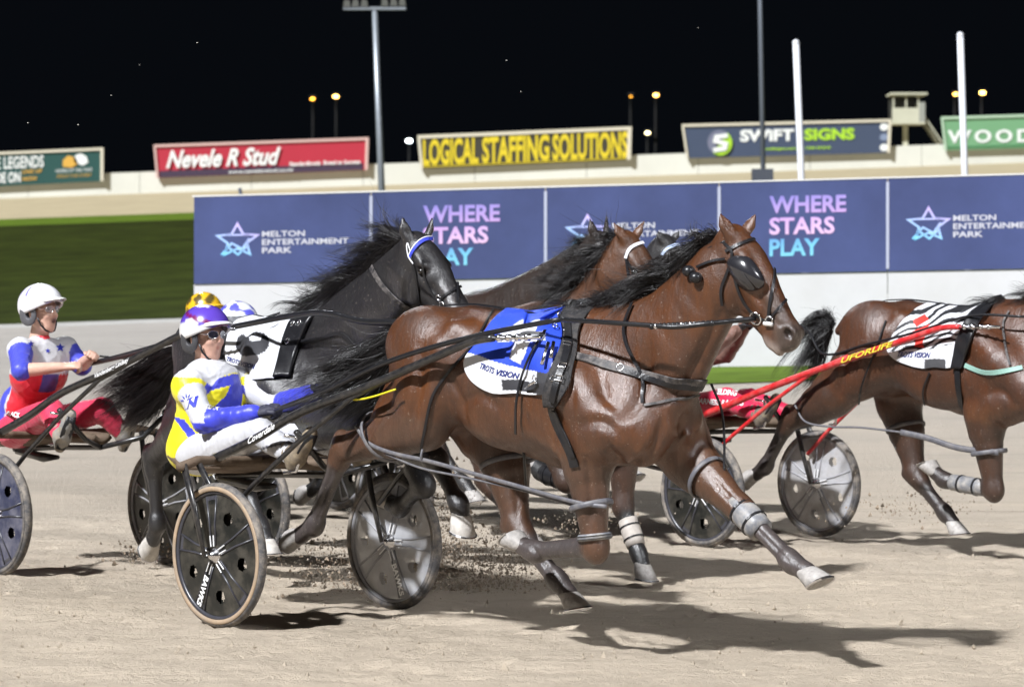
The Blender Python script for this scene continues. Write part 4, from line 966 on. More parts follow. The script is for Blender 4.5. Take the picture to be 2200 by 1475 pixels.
def folds(v, f, amp):
    """soft creases in cloth: warped ridges pushed along the normals"""
    n = np.zeros_like(v); fn = np.cross(v[f[:, 2]]-v[f[:, 0]], v[f[:, 3]]-v[f[:, 1]])
    for j in range(4): np.add.at(n, f[:, j], fn)
    n /= np.linalg.norm(n, axis=1)[:, None]+1e-12; d = np.zeros(len(v)); g = np.random.default_rng(11)
    wx = vnoise(v[:, 0]+v[:, 1]*.5, v[:, 2]-v[:, 1]*.7, .10, .10, 21); wz = vnoise(v[:, 0]-v[:, 1]*.4+3, v[:, 2]+v[:, 1]*.6, .13, .09, 22); gate = np.clip(vnoise(v[:, 0]-v[:, 1]+7, v[:, 2]+v[:, 1], .16, .14, 23)+.45, 0, 1)
    for k_, lam in (((.8, .2, .6), .055), ((.3, .5, -.8), .075), ((1, -.3, .1), .045)):
        ph = (v @ unit(k_))/lam*2*math.pi+wx*9+wz*5; d += (1-np.abs(np.sin(ph*.5)))**2.2-.35
    return v+n*(amp*.75*d*gate)[:, None]
def driver(label, fr, D, jacket, trousers, helmet, h=.010, gloves=None, collar=None, glasses=True, sleeve=1.0, boots=(.16, .13, .10), skin=(.56, .33, .25), visor=(.75, .75, .72), helm_pattern=None, guard=(.05, .05, .055), blouse=1.0):
    root = empty('person', fr); tag(root, label, 'person', 'sulky drivers')
    A = {k: (np.asarray(v, float) if not isinstance(v, (tuple, list)) or not hasattr(v[0], '__len__') else [np.asarray(q, float) for q in v]) for k, v in D.items() if k not in ('yaw', 'pitch', 'mouth')}
    hc = A['head']; yaw = D.get('yaw', 0.); pit = D.get('pitch', 0.)
    fx = V(math.cos(yaw)*math.cos(pit), math.sin(yaw)*math.cos(pit), math.sin(pit)); fy = V(-math.sin(yaw), math.cos(yaw), 0); fz = np.cross(fx, fy)
    Hd = lambda a, b_, c: hc+fx*a+fy*b_+fz*c
    allp = [A['pel'], A['chest'], A['neck'], hc]+A['sh']+A['el']+A['wr']+A['kn']+A['an']+A['toe']
    lo = np.min(allp, 0)-.24; hi = np.max(allp, 0)+.24
    tl_ = unit(A['neck']-A['pel'])
    def torso(b, g, t=1):
        w1 = A['pel']*.6+A['chest']*.4
        b.ell(A['pel'], (.135+g, .175+g, .12+g), .04, t); b.ell(w1, (.118+g, .158+g, .13+g), .06, t); b.ell(A['chest'], (.125+g, .175+g, .17+g), .06, t, R=[np.cross((0, 1, 0), tl_), (0, 1, 0), tl_])
        for s in (0, 1):
            b.chain([A['neck']*.75+A['chest']*.25, A['sh'][s]], [.058+g, .050+g], .06, t)
            b.ell(A['sh'][s]-tl_*.012, (.060+g, .052+g, .060+g), .05, t)
    def arms(b, g, t=1, end=1.0):
        for s in (0, 1):
            wr = A['el'][s]*(1-end)+A['wr'][s]*end
            b.chain([A['sh'][s], A['sh'][s]*.5+A['el'][s]*.5, A['el'][s]], [.055+g, .050+g, .042+g], .03, t)
            b.chain([A['el'][s], A['el'][s]*.65+wr*.35, wr], [.042+g, .041+g, .029+g+(1-end)*.01], .02, t)
    def legs(b, g, t=1):
        for s in (0, 1):
            b.chain([A['hip'][s], A['hip'][s]*.5+A['kn'][s]*.5, A['kn'][s]], [.095+g, .082+g, .060+g], .04, t)
            b.chain([A['kn'][s], A['kn'][s]*.6+A['an'][s]*.4, A['an'][s]], [.058+g, .056+g, .040+g], .03, t)
    # body (skin)
    b = Body(lo, hi, h); torso(b, -.012, 1); arms(b, 0, 1); legs(b, -.012, 1)
    b.chain([A['neck']-tl_*.03, A['neck']*.4+hc*.6], [.062, .054], .03, 1)
    b.ell(Hd(-.012, 0, .03), (.095, .074, .09), .02, 1, R=[fx, fy, fz]); b.ell(Hd(.03, 0, -.045), (.062, .056, .075), .03, 1, R=[fx, fy, fz])
    b.chain([Hd(.055, 0, -.098), Hd(.062, 0, -.112)], [.026, .020], .02, 1)
    for s in (-1, 1):
        b.chain([Hd(-.03, s*.055, -.05), Hd(.045, s*.025, -.105)], [.022, .020], .02, 1)
        b.ell(Hd(.062, s*.036, -.028), (.024, .022, .022), .015, 1, R=[fx, fy, fz]); b.ell(Hd(.078, s*.030, .012), (.016, .016, .010), .006, 1, R=[fx, fy, fz], op='cut')
        b.chain([Hd(.078, s*.012, .032), Hd(.066, s*.045, .030)], [.010, .009], .01, 1)
        b.ell(Hd(-.016, s*.084, -.016), (.020, .012, .030), .006, 1, R=[fx, fy, fz])
    b.chain([Hd(.082, 0, .018), Hd(.104, 0, -.024)], [.009, .0125], .008, 1); b.ell(Hd(.094, 0, -.030), (.012, .016, .008), .006, 1, R=[fx, fy, fz])
    b.ell(Hd(.081, 0, -.058), (.012, .024, .007), .006, 2, R=[fx, fy, fz]); b.ell(Hd(.079, 0, -.074), (.011, .020, .007), .006, 2, R=[fx, fy, fz])
    if D.get('mouth'): b.ell(Hd(.088, 0, -.066), (.014, .014, .009), .003, 3, R=[fx, fy, fz], op='cut')
    for s in (0, 1):
        d = unit(A['wr'][s]-A['el'][s]); side = unit(V(0, 1, 0)*(1 if s == 0 else -1)-d*(d[1]*(1 if s == 0 else -1))); up = unit(np.cross(d, side)); up = up if up[2] > 0 else -up
        side_ = unit(up*.6+side*.8) if s == 0 else unit(up*.6+side*.8); up_ = unit(np.cross(d, side_)); up_ = up_ if (up_ @ V(0, -1 if s == 0 else 1, .4)) > 0 else -up_
        hand_geo(b, A['wr'][s], d, up_, side_, 0, 1)
    v, f, tg = b.mesh(); tab = np.array([skin, skin, (skin[0]*.8, skin[1]*.52, skin[2]*.5), (.08, .02, .02)])
    bd = bodymesh('body', v, f, mat('skin', skin, .42, attr=True, noise=.10, nscale=45, bump=.08, bscale=120), root, smooth_cols(tab[tg], f, 1))
    for s in (-1, 1): MB().ball(tuple(Hd(.071, s*.030, .010)), .0115, 10, 8).build('eye', M['eye'], bd, True)
    def cloth(name, fill, colf, h_, rough=.42, bump=.5, bs=18, nz=.06, fold=.006):
        b = Body(lo, hi, h_); fill(b); v, f, tg = b.mesh(); v = folds(v, f, fold); col = np.array([colf(p, t) for p, t in zip(v, tg)])
        return bodymesh(name, v, f, mat(name+'_cloth', (.5, .5, .5), rough, attr=True, bump=bump, bscale=bs, noise=nz, nscale=30, spec=.4, sheen=.1, stretch=(1, 1, .6)), root, col)
    hj = h*.8
    def fj(b):
        torso(b, .014*blouse, 1); arms(b, .016, 2, sleeve)
        b.ell(A['pel']+V(.02, 0, .03), (.15, .19, .11), .04, 1)
        b.chain([A['neck']-tl_*.02, A['neck']+tl_*.022], [.064, .060], .01, 3)
        if sleeve >= 1:
            g = np.random.default_rng(4)
            for s in (0, 1):
                for t in np.linspace(.1, .9, 6):
                    p_ = A['el'][s]*(1-t)+A['wr'][s]*t; b.chain([p_+g.normal(0, .012, 3), p_+g.normal(0, .012, 3)], [.046-.012*t, .045-.012*t], .016, 2)
    cloth('jacket', fj, jacket, hj)
    def ft_(b): legs(b, .012, 1); b.ell(A['pel']+V(.03, 0, -.02), (.145, .185, .115), .04, 1)
    cloth('trousers', ft_, trousers, hj)
    bm = mat('boot_leather', boots, .6, noise=.3, nscale=25, dirt=('a8987c', .7, 16))
    for s in (0, 1):
        an, to = A['an'][s], A['toe'][s]; d = unit(to-an); sh = unit(A['kn'][s]-an)
        bb = Body(np.minimum(an, to)-.2, np.maximum(an, to)+.2, h)
        heel = an-d*.06-sh*.05
        bb.chain([an+sh*.14, an+sh*.03, an], [.056, .052, .050], .02, 1); bb.chain([an-sh*.03, to*.55+an*.45-sh*.02, to], [.046, .043, .034], .03, 1); bb.chain([heel, an-sh*.03], [.034, .044], .03, 1)
        v, f, tg = bb.mesh(); bo = bodymesh('boot', v, f, bm, root)
        MB().tube([heel-sh*.026, an*.5+to*.5-sh*.052, to-sh*.028], [.030, .036, .028], 10, True, (sh, .3)).build('sole', M['black_leather'], bo, True)
    if gloves is not None:
        gm = mat('glove', gloves, .6, noise=.25, nscale=40, bump=.3, bscale=70)
        for s in (0, 1):
            wr = A['wr'][s]; d = unit(wr-A['el'][s]); bb = Body(wr-.16, wr+.16, .0045)
            side = unit(V(0, 1, 0)*(1 if s == 0 else -1)-d*(d[1]*(1 if s == 0 else -1))); up = unit(np.cross(d, side)); up = up if up[2] > 0 else -up
            side_ = unit(up*.6+side*.8); up_ = unit(np.cross(d, side_)); up_ = up_ if (up_ @ V(0, -1 if s == 0 else 1, .4)) > 0 else -up_
            hand_geo(bb, wr+d*.008, d, up_, side_, .0045, 1)
            v, f, tg = bb.mesh(); bodymesh('glove', v, f, gm, root)
    # helmet: shell, dark ear guard, peak, strap
    vv = []; ff = []; nph, nth = 48, 16; cols = []
    for i in range(nth+1):
        for j in range(nph):
            ph = 2*math.pi*j/nph-math.pi; front = .5+.5*math.cos(ph)
            thm = 2.02-.62*front**1.4+.10*math.sin(ph)**2; th = thm*i/nth
            x, y, z = math.sin(th)*math.cos(ph), math.sin(th)*math.sin(ph), math.cos(th)
            vv.append(Hd(-.014+.132*x, .108*y, .035+.118*z)); cols.append(helm_pattern(x, y, z) if helm_pattern else helmet)
    ff = [(i*nph+j, i*nph+(j+1) % nph, (i+1)*nph+(j+1) % nph, (i+1)*nph+j) for i in range(nth) for j in range(nph)]
    hl = pymesh('helmet', vv, ff, mat('helmet_shell', helmet, .25, attr=True, coat=.6), root, True, np.array(cols)); md = hl.modifiers.new('thickness', 'SOLIDIFY'); md.thickness = .016; md.offset = -1
    rows = []
    for i in range(7):
        t = i/6; rows.append([Hd(-.014+(.128+.056*t*max(0., math.cos(a))**.8)*math.cos(a), (.110+.004*t)*math.sin(a), .070+.006*math.cos(a)-.018*t*t+.012*math.cos(a*2)*t) for a in np.linspace(-1.15, 1.15, 19)])
    pk = grid_mesh('peak', rows, mat('helmet_peak', visor, .4), root, None, .006); pk.parent = hl
    gm = mat('ear_guard', guard, .5, noise=.2)
    for s in (-1, 1):
        eb = Body(hc-.2, hc+.2, .006); eb.ell(Hd(-.034, s*.091, -.026), (.064, .022, .064), 0, 1, R=[fx, fy, fz]); eb.ell(Hd(-.04, s*.092, .02), (.055, .02, .05), .02, 1, R=[fx, fy, fz])
        eb.ell(Hd(-.018, s*.105, -.020), (.019, .05, .024), .006, 1, R=[fx, fy, fz], op='cut'); v, f, tg = eb.mesh(); bodymesh('ear_guard', v, f, gm, hl)
        MB().tube([Hd(.035, s*.086, -.040), Hd(.045, s*.070, -.085), Hd(.058, s*.040, -.118), Hd(.064, 0, -.128)], .006, 6).build('chin_strap', M['black_leather'], hl, True)
    if glasses:
        lm = mat('glasses_lens', (.03, .03, .05) if glasses != 'clear' else (.45, .45, .5), .06, alpha=.9 if glasses != 'clear' else .25, coat=1); gl = None
        for s in (-1, 1):
            c = Hd(.098, s*.034, .010); mb = MB()
            P = [c+fy*s*0+fy*.028*math.cos(a)+fz*.020*math.sin(a)-fx*(.012*abs(math.cos(a)-s*-1)*.9 if True else 0) for a in np.linspace(0, 2*math.pi, 17)[:-1]]
            P = [p_ for p_ in P]; n_ = len(P); mb.add(P+[p_-fx*.002 for p_ in P], [tuple(range(n_)), tuple(range(n_, 2*n_))[::-1]])
            g_ = mb.build('lens', lm, root, False)
            MB().tube(P+[P[0]], .0022, 5, False).build('lens_frame', M['steel'], g_, True)
            MB().tube([c+fy*s*.028-fx*.02, Hd(.04, s*.078, .014), Hd(-.01, s*.083, .008)], .0025, 5).build('glasses_arm', M['steel'], g_, True)
    return root
# ------------------------------------------------------------------ the leading bay (nearest horse)
SULKY = Frame((-1.035, 15.33, 0), 46)
HF = SULKY.sub((1.86, 0, 0))
q = HF.px
J1 = dict(
    nh=[q(915, 905, -.22), q(737, 968, -.20), q(676, 1128, -.18), q(645, 1150, -.18), q(612, 1160, -.18)],
    fh=[q(1075, 935, .17), q(1113, 1132, .14), q(1198, 1246, .13), q(1222, 1276, .13), q(1262, 1296, .13)],
    nf=[q(1258, 960, -.19), q(1280, 1175, -.18), q(1150, 1186, -.17), q(1123, 1172, -.17), q(1092, 1140, -.17)],
    ff=[q(1478, 985, .17), q(1590, 1092, .15), q(1700, 1206, .13), q(1733, 1228, .12), q(1790, 1246, .12)],
    neck=[q(1440, 740, 0), q(1495, 668, .0), q(1545, 600, .01)], neck_r=[.225, .178, .146],
    poll=q(1596, 500, .03), head_yaw=.34, ears=None)
HD = Frame(HF.w(J1['poll']), 46-math.degrees(J1['head_yaw']))
J1['ears'] = [('at', HF.inv(HD.w(HD.px(1546, 456, -.085)))), ('at', HF.inv(HD.w(HD.px(1626, 457, .075))))]
mz = HD.px(1734, 722, 0.0); J1['muzzle'] = HF.inv(HD.w(mz)); J1['head_s'] = float(np.linalg.norm(J1['muzzle']-J1['poll'])/.60)
for k_ in J1:
    if k_ in ('nh', 'fh', 'nf', 'ff', 'neck', 'poll', 'muzzle'): print(k_, np.round(J1[k_], 2).tolist())
print('head scale', J1['head_s'])
BAY = dict(body=(.084, .0285, .0093), leg=(.080, .037, .020), cannon=(.060, .048, .046), muzzle=(.075, .05, .04), chin=(.30, .24, .21), belly=(.16, .075, .033))
LINES1 = [([(905, 745), (898, 840), (872, 935)], .014, .022), ([(935, 720), (940, 800), (925, 880)], -.006, .03), ([(985, 872), (1030, 850), (1085, 885)], .012, .022), ([(960, 800), (985, 850), (1000, 905)], .012, .02),
  ([(1395, 735), (1388, 800), (1368, 870), (1325, 905)], .014, .022), ([(1236, 915), (1290, 905), (1330, 935)], .013, .02), ([(1232, 760), (1226, 840), (1228, 900)], .012, .022),
  ([(1305, 960), (1345, 1002), (1395, 990)], .016, .02), ([(1430, 890), (1405, 960), (1365, 1000)], .015, .02), ([(1478, 890), (1500, 945), (1488, 985)], .012, .02),
  ([(1556, 660), (1522, 730), (1480, 810), (1440, 855)], .016, .022), ([(1290, 800), (1300, 850), (1330, 880)], .010, .018), ([(1440, 830), (1470, 860), (1520, 850)], .012, .018),
  ([(1575, 640), (1598, 676), (1640, 690)], .008, .013), ([(1625, 630), (1665, 690), (1690, 700)], .006, .010), ([(1640, 600), (1668, 640), (1700, 690)], -.004, .006),
  ([(1260, 985), (1268, 1060), (1266, 1130)], .010, .014), ([(1290, 985), (1300, 1060), (1296, 1120)], -.006, .010), ([(1520, 1010), (1560, 1060), (1590, 1090)], .008, .012),
  ([(800, 900), (760, 930), (735, 965)], .010, .014), ([(840, 880), (790, 950), (745, 985)], -.006, .010), ([(716, 1000), (698, 1060), (682, 1120)], .008, .010), ([(1100, 960), (1108, 1040), (1112, 1110)], .008, .014),
  ([(1060, 800), (1100, 870), (1170, 930)], .006, .03), ([(1600, 1110), (1650, 1160), (1695, 1205)], .006, .009), ([(1128, 1150), (1165, 1205), (1198, 1240)], .007, .009)]
crest = [(1250, 662), (1310, 655), (1384, 645), (1440, 622), (1478, 594), (1520, 547), (1552, 508)]
tips = [(1180, 700), (1215, 690), (1250, 668), (1290, 645), (1335, 605), (1405, 575), (1480, 545)]
def maneguides(fr, crest, tips, y0=0., sag=18, yo=-.06):
    G = []
    for (a, b), (c, d) in zip(crest, tips):
        r_ = fr.px(a, b, y0); t_ = fr.px(c, d, y0+yo); m1 = fr.px(a*.6+c*.4, b*.6+d*.4-sag, y0+yo*.6); m2 = fr.px(a*.3+c*.7, b*.3+d*.7-sag*.4, y0+yo)
        G.append([r_, m1, m2, t_])
    return G
tl = lambda pts, ys: [HF.px(a, b, y) for (a, b), y in zip(pts, ys)]
tailg = [tl([(892, 700), (850, 712), (800, 738), (740, 762), (690, 775)], (0, 0, -.05, -.1, -.1)),
         tl([(886, 712), (835, 740), (770, 775), (700, 805), (640, 825)], (-.03, -.05, -.1, -.15, -.15)),
         tl([(884, 722), (825, 765), (755, 805), (680, 840), (610, 880)], (-.03, -.08, -.12, -.18, -.2)),
         tl([(880, 732), (830, 790), (765, 835), (700, 872), (640, 905)], (-.02, -.05, -.1, -.15, -.2)),
         tl([(880, 740), (845, 800), (800, 850), (745, 885), (700, 905)], (0, 0, -.05, -.1, -.12))]
R1, B1, _ = horse('bay pacer in front wearing the blue and white cloth, nearest of all the horses', HF, J1, .0095, BAY, 'pacing race horses', M['hair_black'],
                  maneguides(HF, crest, tips), tailg, 'bay_coat', 420, 760,
                  lines=LINES1, rough=.35,
                  boots=[('knee_boot', 'ff', 1, 2, -.10, .42, .062, M['grey_plastic'], ''), ('knee_band', 'nf', 0, 1, .86, .93, .078, M['grey_plastic'], '')])
# ------------------------------------------------------------------ harness of the leading bay
def dense_poly(pts, n): 
    P = spline([V(*p) for p in pts], 8); P = np.array(P); t = np.concatenate([[0], np.cumsum(np.linalg.norm(np.diff(P, axis=0), axis=1))]); t /= t[-1]
    tt = np.linspace(0, 1, n); return np.stack([np.interp(tt, t, P[:, i]) for i in range(2)], 1)
def drape(name, root, fr, bvh, left, right, m, ns=70, nt=80, lift=.012, colf=None, thick=.006, mirror=True):
    """sheet lying on the near flank between two photo curves that start on the spine, repeated on the far flank"""
    Lc, Rc = dense_poly(left, nt), dense_poly(right, nt); rows = []; cols = []
    for j in range(nt-1, -1, -1):
        row = []; cl = []
        for i in range(ns):
            u = i/(ns-1); p = Lc[j]*(1-u)+Rc[j]*u; s, n = surf(fr, bvh, p[0], p[1], lift)
            if s is None or (rows and np.linalg.norm(s-rows[-1][i]) > .07): s = rows[-1][i].copy() if rows else (row[-1] if row else fr.px(p[0], p[1], -.3))
            row.append(s+V(0, 0, .003*math.sin(u*9+j*.13))); cl.append(colf(p[0], p[1]) if colf else (0, 0, 0))
        rows.append(row); cols = cl+cols
    rows = rows[::-1]
    ridge = []
    for i in range(ns):
        x = rows[0][i][0]; hit = bvh.ray_cast(Vector((x, 0, 2.2)), Vector((0, 0, -1))); ridge.append(V(x, 0, (hit[0][2] if hit[0] is not None else rows[0][i][2])+lift))
    rows = [ridge, [(ridge[i]*.5+rows[0][i]*.5) for i in range(ns)]]+rows; cols = cols[:ns]*2+cols; nt += 2
    R = np.array(rows)
    for _ in range(4):
        R[1:-1] = R[1:-1]*.5+(R[:-2]+R[2:])*.25; R[:, 1:-1] = R[:, 1:-1]*.5+(R[:, :-2]+R[:, 2:])*.25
    if mirror:
        F = R.copy(); F[:, :, 1] *= -1; F[0, :, 1] = -R[0, :, 1]; R2 = np.concatenate([F[::-1], R]); C = np.array(cols).reshape(nt, ns, 3); C2 = np.concatenate([C[::-1], C]).reshape(-1, 3)
    else: R2 = R; C2 = np.array(cols)
    o = grid_mesh(name, R2, m, root, C2 if colf else None, thick)
    v = R.reshape(-1, 3); f = [(i*ns+j, (i+1)*ns+j, (i+1)*ns+j+1, i*ns+j+1) for i in range(nt-1) for j in range(ns-1)]
    return o, BVHTree.FromPolygons([tuple(x) for x in v], f)
def stroke_poly(a, b, w0, w1=None):
    a, b = V(*a), V(*b); d = unit(b-a); n = V(-d[1], d[0]); w1 = w1 or w0
    return [tuple(a+n*w0), tuple(b+n*w1), tuple(b-n*w1), tuple(a-n*w0)]
BLUE = (.020, .060, .50); WHITE = (.70, .71, .74)
M['cloth_print'] = mat('saddle_cloth', (.6, .6, .6), .55, attr=True, bump=.35, bscale=14, noise=.05, nscale=25)
d4 = [stroke_poly((1146, 690), (1082, 730), 10), stroke_poly((1074, 731), (1172, 726), 9), stroke_poly((1150, 688), (1112, 776), 13, 14)]
blue_area = [(1058, 640), (1230, 650), (1235, 700), (1180, 803), (1150, 796), (1100, 787), (1060, 777), (1030, 766), (1000, 756)]
patch = [(1083, 816), (1150, 820), (1180, 822), (1180, 845), (1085, 838)]
def col4(x, y):
    if inpoly((x, y), blue_area):
        if any(inpoly((x, y), p) for p in d4): return WHITE
        return BLUE
    if inpoly((x, y), patch): return (.035, .035, .04)
    if x > 1160 and y > 790: return (.05, .05, .055)
    return WHITE
sc1, SCB = drape('saddle_cloth', R1, HF, B1, [(1088, 668), (1062, 692), (1030, 735), (1004, 768), (1003, 795), (1020, 822), (1060, 842), (1080, 845)], [(1200, 680), (1208, 702), (1203, 750), (1188, 800), (1178, 848)], M['cloth_print'], 84, 90, .014, col4)
def on_cloth(fr, bv, lift=.006):
    def h(px, py):
        s, n = surf(fr, bv, px, py, lift); return s if s is not None else fr.px(px, py, -.32)
    return h
ink_b = mat('cloth_ink', (.02, .03, .16), .5)
decal('lettering', text_geo('TROTS', .03, .25), [(1032, 792), (1062, 804), (1065, 791), (1035, 779)], on_cloth(HF, SCB), ink_b, sc1)
decal('lettering', text_geo('VISION', .03, .25), [(1066, 806), (1116, 815), (1119, 802), (1069, 793)], on_cloth(HF, SCB), ink_b, sc1)
M['pad'] = mat('pad_felt', (.016, .016, .018), .7, noise=.4, nscale=40, bump=.6, bscale=70, dirt=('6a625c', .3, 25))
pad, PB = drape('saddle_pad', R1, HF, B1, [(1202, 680), (1212, 702), (1204, 750), (1188, 800), (1176, 846), (1178, 870)], [(1256, 690), (1247, 718), (1240, 760), (1228, 810), (1212, 850), (1200, 872)], M['pad'], 16, 40, .020, None, .014)
strap('pad_strap', R1, HF, PB, [(1222, 690), (1222, 730), (1212, 780), (1196, 830), (1190, 862)], .035, M['black_leather'], .010, 8, .006)
for px, py, a_ in ((1218, 745, .2), (1210, 790, .3), (1203, 815, .3)):
    s, n = surf(HF, PB, px, py, .022)
    if s is not None:
        e1 = unit(np.cross(n, V(.2, 0, 1))); e2 = np.cross(n, e1); P = [s+e1*.017*c_1+e2*.012*c_2 for c_1, c_2 in ((1, 1), (-1, 1), (-1, -1), (1, -1), (1, 1))]; MB().tube(P, .0028, 6).build('buckle', M['steel'], R1)
strap('girth', R1, HF, B1, [(1186, 860), (1190, 890), (1205, 925), (1222, 960), (1232, 985), (1236, 1002)], .05, M['black_leather'], .006)
strap('girth_sheath', R1, HF, B1, [(1195, 880), (1208, 915), (1225, 950), (1235, 980)], .03, M['black_leather'], .012)
hm_ = M['steel']
for px, py, r in ((1205, 680, .017), (1190, 711, .013), (1216, 709, .013), (1160, 812, .014), (1190, 814, .014)):
    s, n = surf(HF, PB, px, py, .010)
    if s is None: s, n = surf(HF, B1, px, py, .03)
    ring(R1, s, n if r < .016 else V(1, .2, 0), r, .003)
for a, b in (((1183, 750), (1178, 790)), ((1192, 750), (1192, 780))):
    s0, _ = surf(HF, B1, *a, .045); s1, _ = surf(HF, B1, *b, .045); MB().tube([s0, s1], .009, 8).build('shaft_loop', hm_, R1, True)
s0, _ = surf(HF, B1, 1140, 835, .035); s1, _ = surf(HF, B1, 1165, 818, .035); MB().tube([s0, s1], .006, 7).build('snap_hook', hm_, R1, True)
bs = strap('breast_strap', R1, HF, B1, [(1214, 762), (1260, 772), (1340, 795), (1430, 815), (1490, 822), (1530, 818)], .044, M['dusty_leather'], .006, 8, .006)
strap('breast_strap', R1, HF, B1, [(1340, 798), (1430, 822), (1495, 831), (1528, 826)], .03, M['black_leather'], .008, 8, .006)
s, n = surf(HF, B1, 1334, 792, .014); ring(R1, s, n, .018, .0035)
strap('neck_strap', R1, HF, B1, [(1362, 655), (1345, 700), (1350, 740), (1372, 790), (1380, 830), (1384, 868)], .016, M['black_leather'], .012, 8)
strap('neck_strap', R1, HF, B1, [(1385, 872), (1430, 862), (1500, 846), (1530, 832)], .014, M['dusty_leather'], .006, 8)
strap('breeching', R1, HF, B1, [(1060, 668), (1020, 740), (965, 800), (930, 850), (912, 930), (905, 965)], .014, M['black_leather'], .006, 8)
def top_strap(root, bvh, xs, wd_, m, lift=.010, name='back_strap'):
    pts = []
    for x in xs:
        hit = bvh.ray_cast(Vector((x, -.02, 2.3)), Vector((0, 0, -1))); pts.append(np.array(hit[0])+V(0, 0, lift)) if hit[0] is not None else None
    mb = MB(); ribbon(mb, pts, [V(0, -.15, 1)]*len(pts), wd_, .005); return mb.build(name, m, root)
top_strap(R1, B1, np.linspace(.02, -1.10, 30), .03, M['black_leather'])
strap('hobble_hanger', R1, HF, B1, [(1172, 720), (1140, 790), (1122, 850), (1118, 925)], .014, M['black_leather'], .028, 8)
MB().tube([HF.px(1118, 925, -.20), HF.px(1126, 980, -.15), HF.px(1130, 1045, -.02)], .007, 6).build('hobble_hanger', M['black_leather'], R1, True)
# bridle
bl = M['black_leather']
br = strap('bridle', R1, HF, B1, [(1556, 520), (1575, 545), (1566, 580), (1550, 620), (1552, 655)], .014, bl, .004)
strap('browband', R1, HF, B1, [(1560, 540), (1590, 525), (1625, 515), (1655, 525)], .016, bl, .004, parent=br)
strap('face_strap', R1, HF, B1, [(1636, 515), (1652, 545), (1662, 585), (1657, 630), (1652, 690)], .015, bl, .004, parent=br)
strap('face_strap', R1, HF, B1, [(1645, 522), (1668, 570), (1682, 598)], .012, bl, .004, parent=br)
strap('cheek_strap', R1, HF, B1, [(1572, 560), (1585, 615), (1600, 650), (1622, 676)], .014, bl, .005, parent=br)
strap('noseband', R1, HF, B1, [(1620, 672), (1650, 688), (1668, 668), (1690, 640)], .012, bl, .005, parent=br)
strap('throat_lash', R1, HF, B1, [(1500, 575), (1530, 562), (1560, 556)], .012, bl, .008, parent=br)
for px, py, r in ((1626, 682, .028), (1655, 688, .018)):
    s, n = surf(HF, B1, px, py, .012)
    if s is not None: ring(R1, s, n, r, .0042, parent=br)
    if r > .02: BITR = s
s, n = surf(HF, B1, 1645, 694, .012); e, _ = surf(HF, B1, 1662, 697, .008)
MB().tube([s, e], .010, 8).build('bit', mat('bit_white', (.7, .7, .68), .35), br, True)
# blinker cup over the near eye
s, n = surf(HF, B1, 1603, 588, -.004); p_, u_, v_, w_ = head_frame(J1); n = unit(-w_+v_*.25)
rows = []
for i in range(9):
    t = i/8*1.35
    rows.append([s+n*(.062*math.cos(t)-.006)+(u_*math.copysign(abs(math.cos(a))**.75, math.cos(a))*.092-u_*.004+(v_*.85+u_*.30)*math.copysign(abs(math.sin(a))**.75, math.sin(a))*.074)*math.sin(t) for a in np.linspace(0, 2*math.pi, 26)])
grid_mesh('blinker', rows, mat('blinker_gloss', (.02, .02, .024), .16, coat=1), br, None, .006)
for px, py in ((1487, 584), (1501, 597)):
    s, n = surf(HF, B1, px, py, .02); MB().ball(tuple(s), (.03, .03, .026), 14, 10).build('ear_plug', mat('plug_rubber', (.012, .012, .014), .35), br, True)
# check rein over the crest and the driving reins
def cord(name, root, pts, r, m, n=6, flat=None): return MB().tube(spline(pts, n), r, 7, True, flat).build(name, m, root, True)
cord('check_rein', R1, [HF.px(1268, 652, -.02), HF.px(1330, 628, -.02), HF.px(1430, 578, -.02), HF.px(1500, 532, -.02), HF.px(1556, 512, -.04)], .006, bl)
cord('check_rein', R1, [HF.px(1440, 585, -.05), HF.px(1500, 545, -.05), HF.px(1558, 518, -.06)], .006, bl)
cord('rein', R1, [HF.px(592, 880, -.18), HF.px(700, 838, -.30), HF.px(820, 782, -.37), HF.px(940, 742, -.385), HF.px(1060, 713, -.35), HF.px(1203, 686, -.30)], .008, bl, 8, ((0, 0, 1), 1.6))
cord('rein', R1, [HF.px(1203, 686, -.30), HF.px(1300, 692, -.33), HF.px(1400, 699, -.30), HF.px(1450, 702, -.27), HF.px(1530, 694, -.19), BITR], .0075, bl, 8, ((0, 0, 1), 1.5))
mb = MB()
for t in np.linspace(0, 1, 15):
    c = HF.px(1400, 701, -.30)*(1-t)+HF.px(1530, 694, -.19)*t; mb = MB(); mb.ball(tuple(c), .014, 8, 6); mb.build('rein_stud', M['steel'] if int(t*14) % 2 else bl, R1, True)
cord('rein', R1, [HF.px(690, 840, .12), HF.px(800, 770, .15), HF.px(940, 715, .18), HF.px(1080, 690, .12), HF.px(1240, 676, .15), HF.px(1450, 690, .10), HF.px(1620, 690, .13)], .007, bl, 8)
cord('safety_cord', R1, [HF.px(735, 854, -.36), HF.px(765, 858, -.38), HF.px(800, 852, -.40), HF.px(850, 836, -.41)], .005, mat('cord_yellow', (.70, .62, .02), .5), 6)
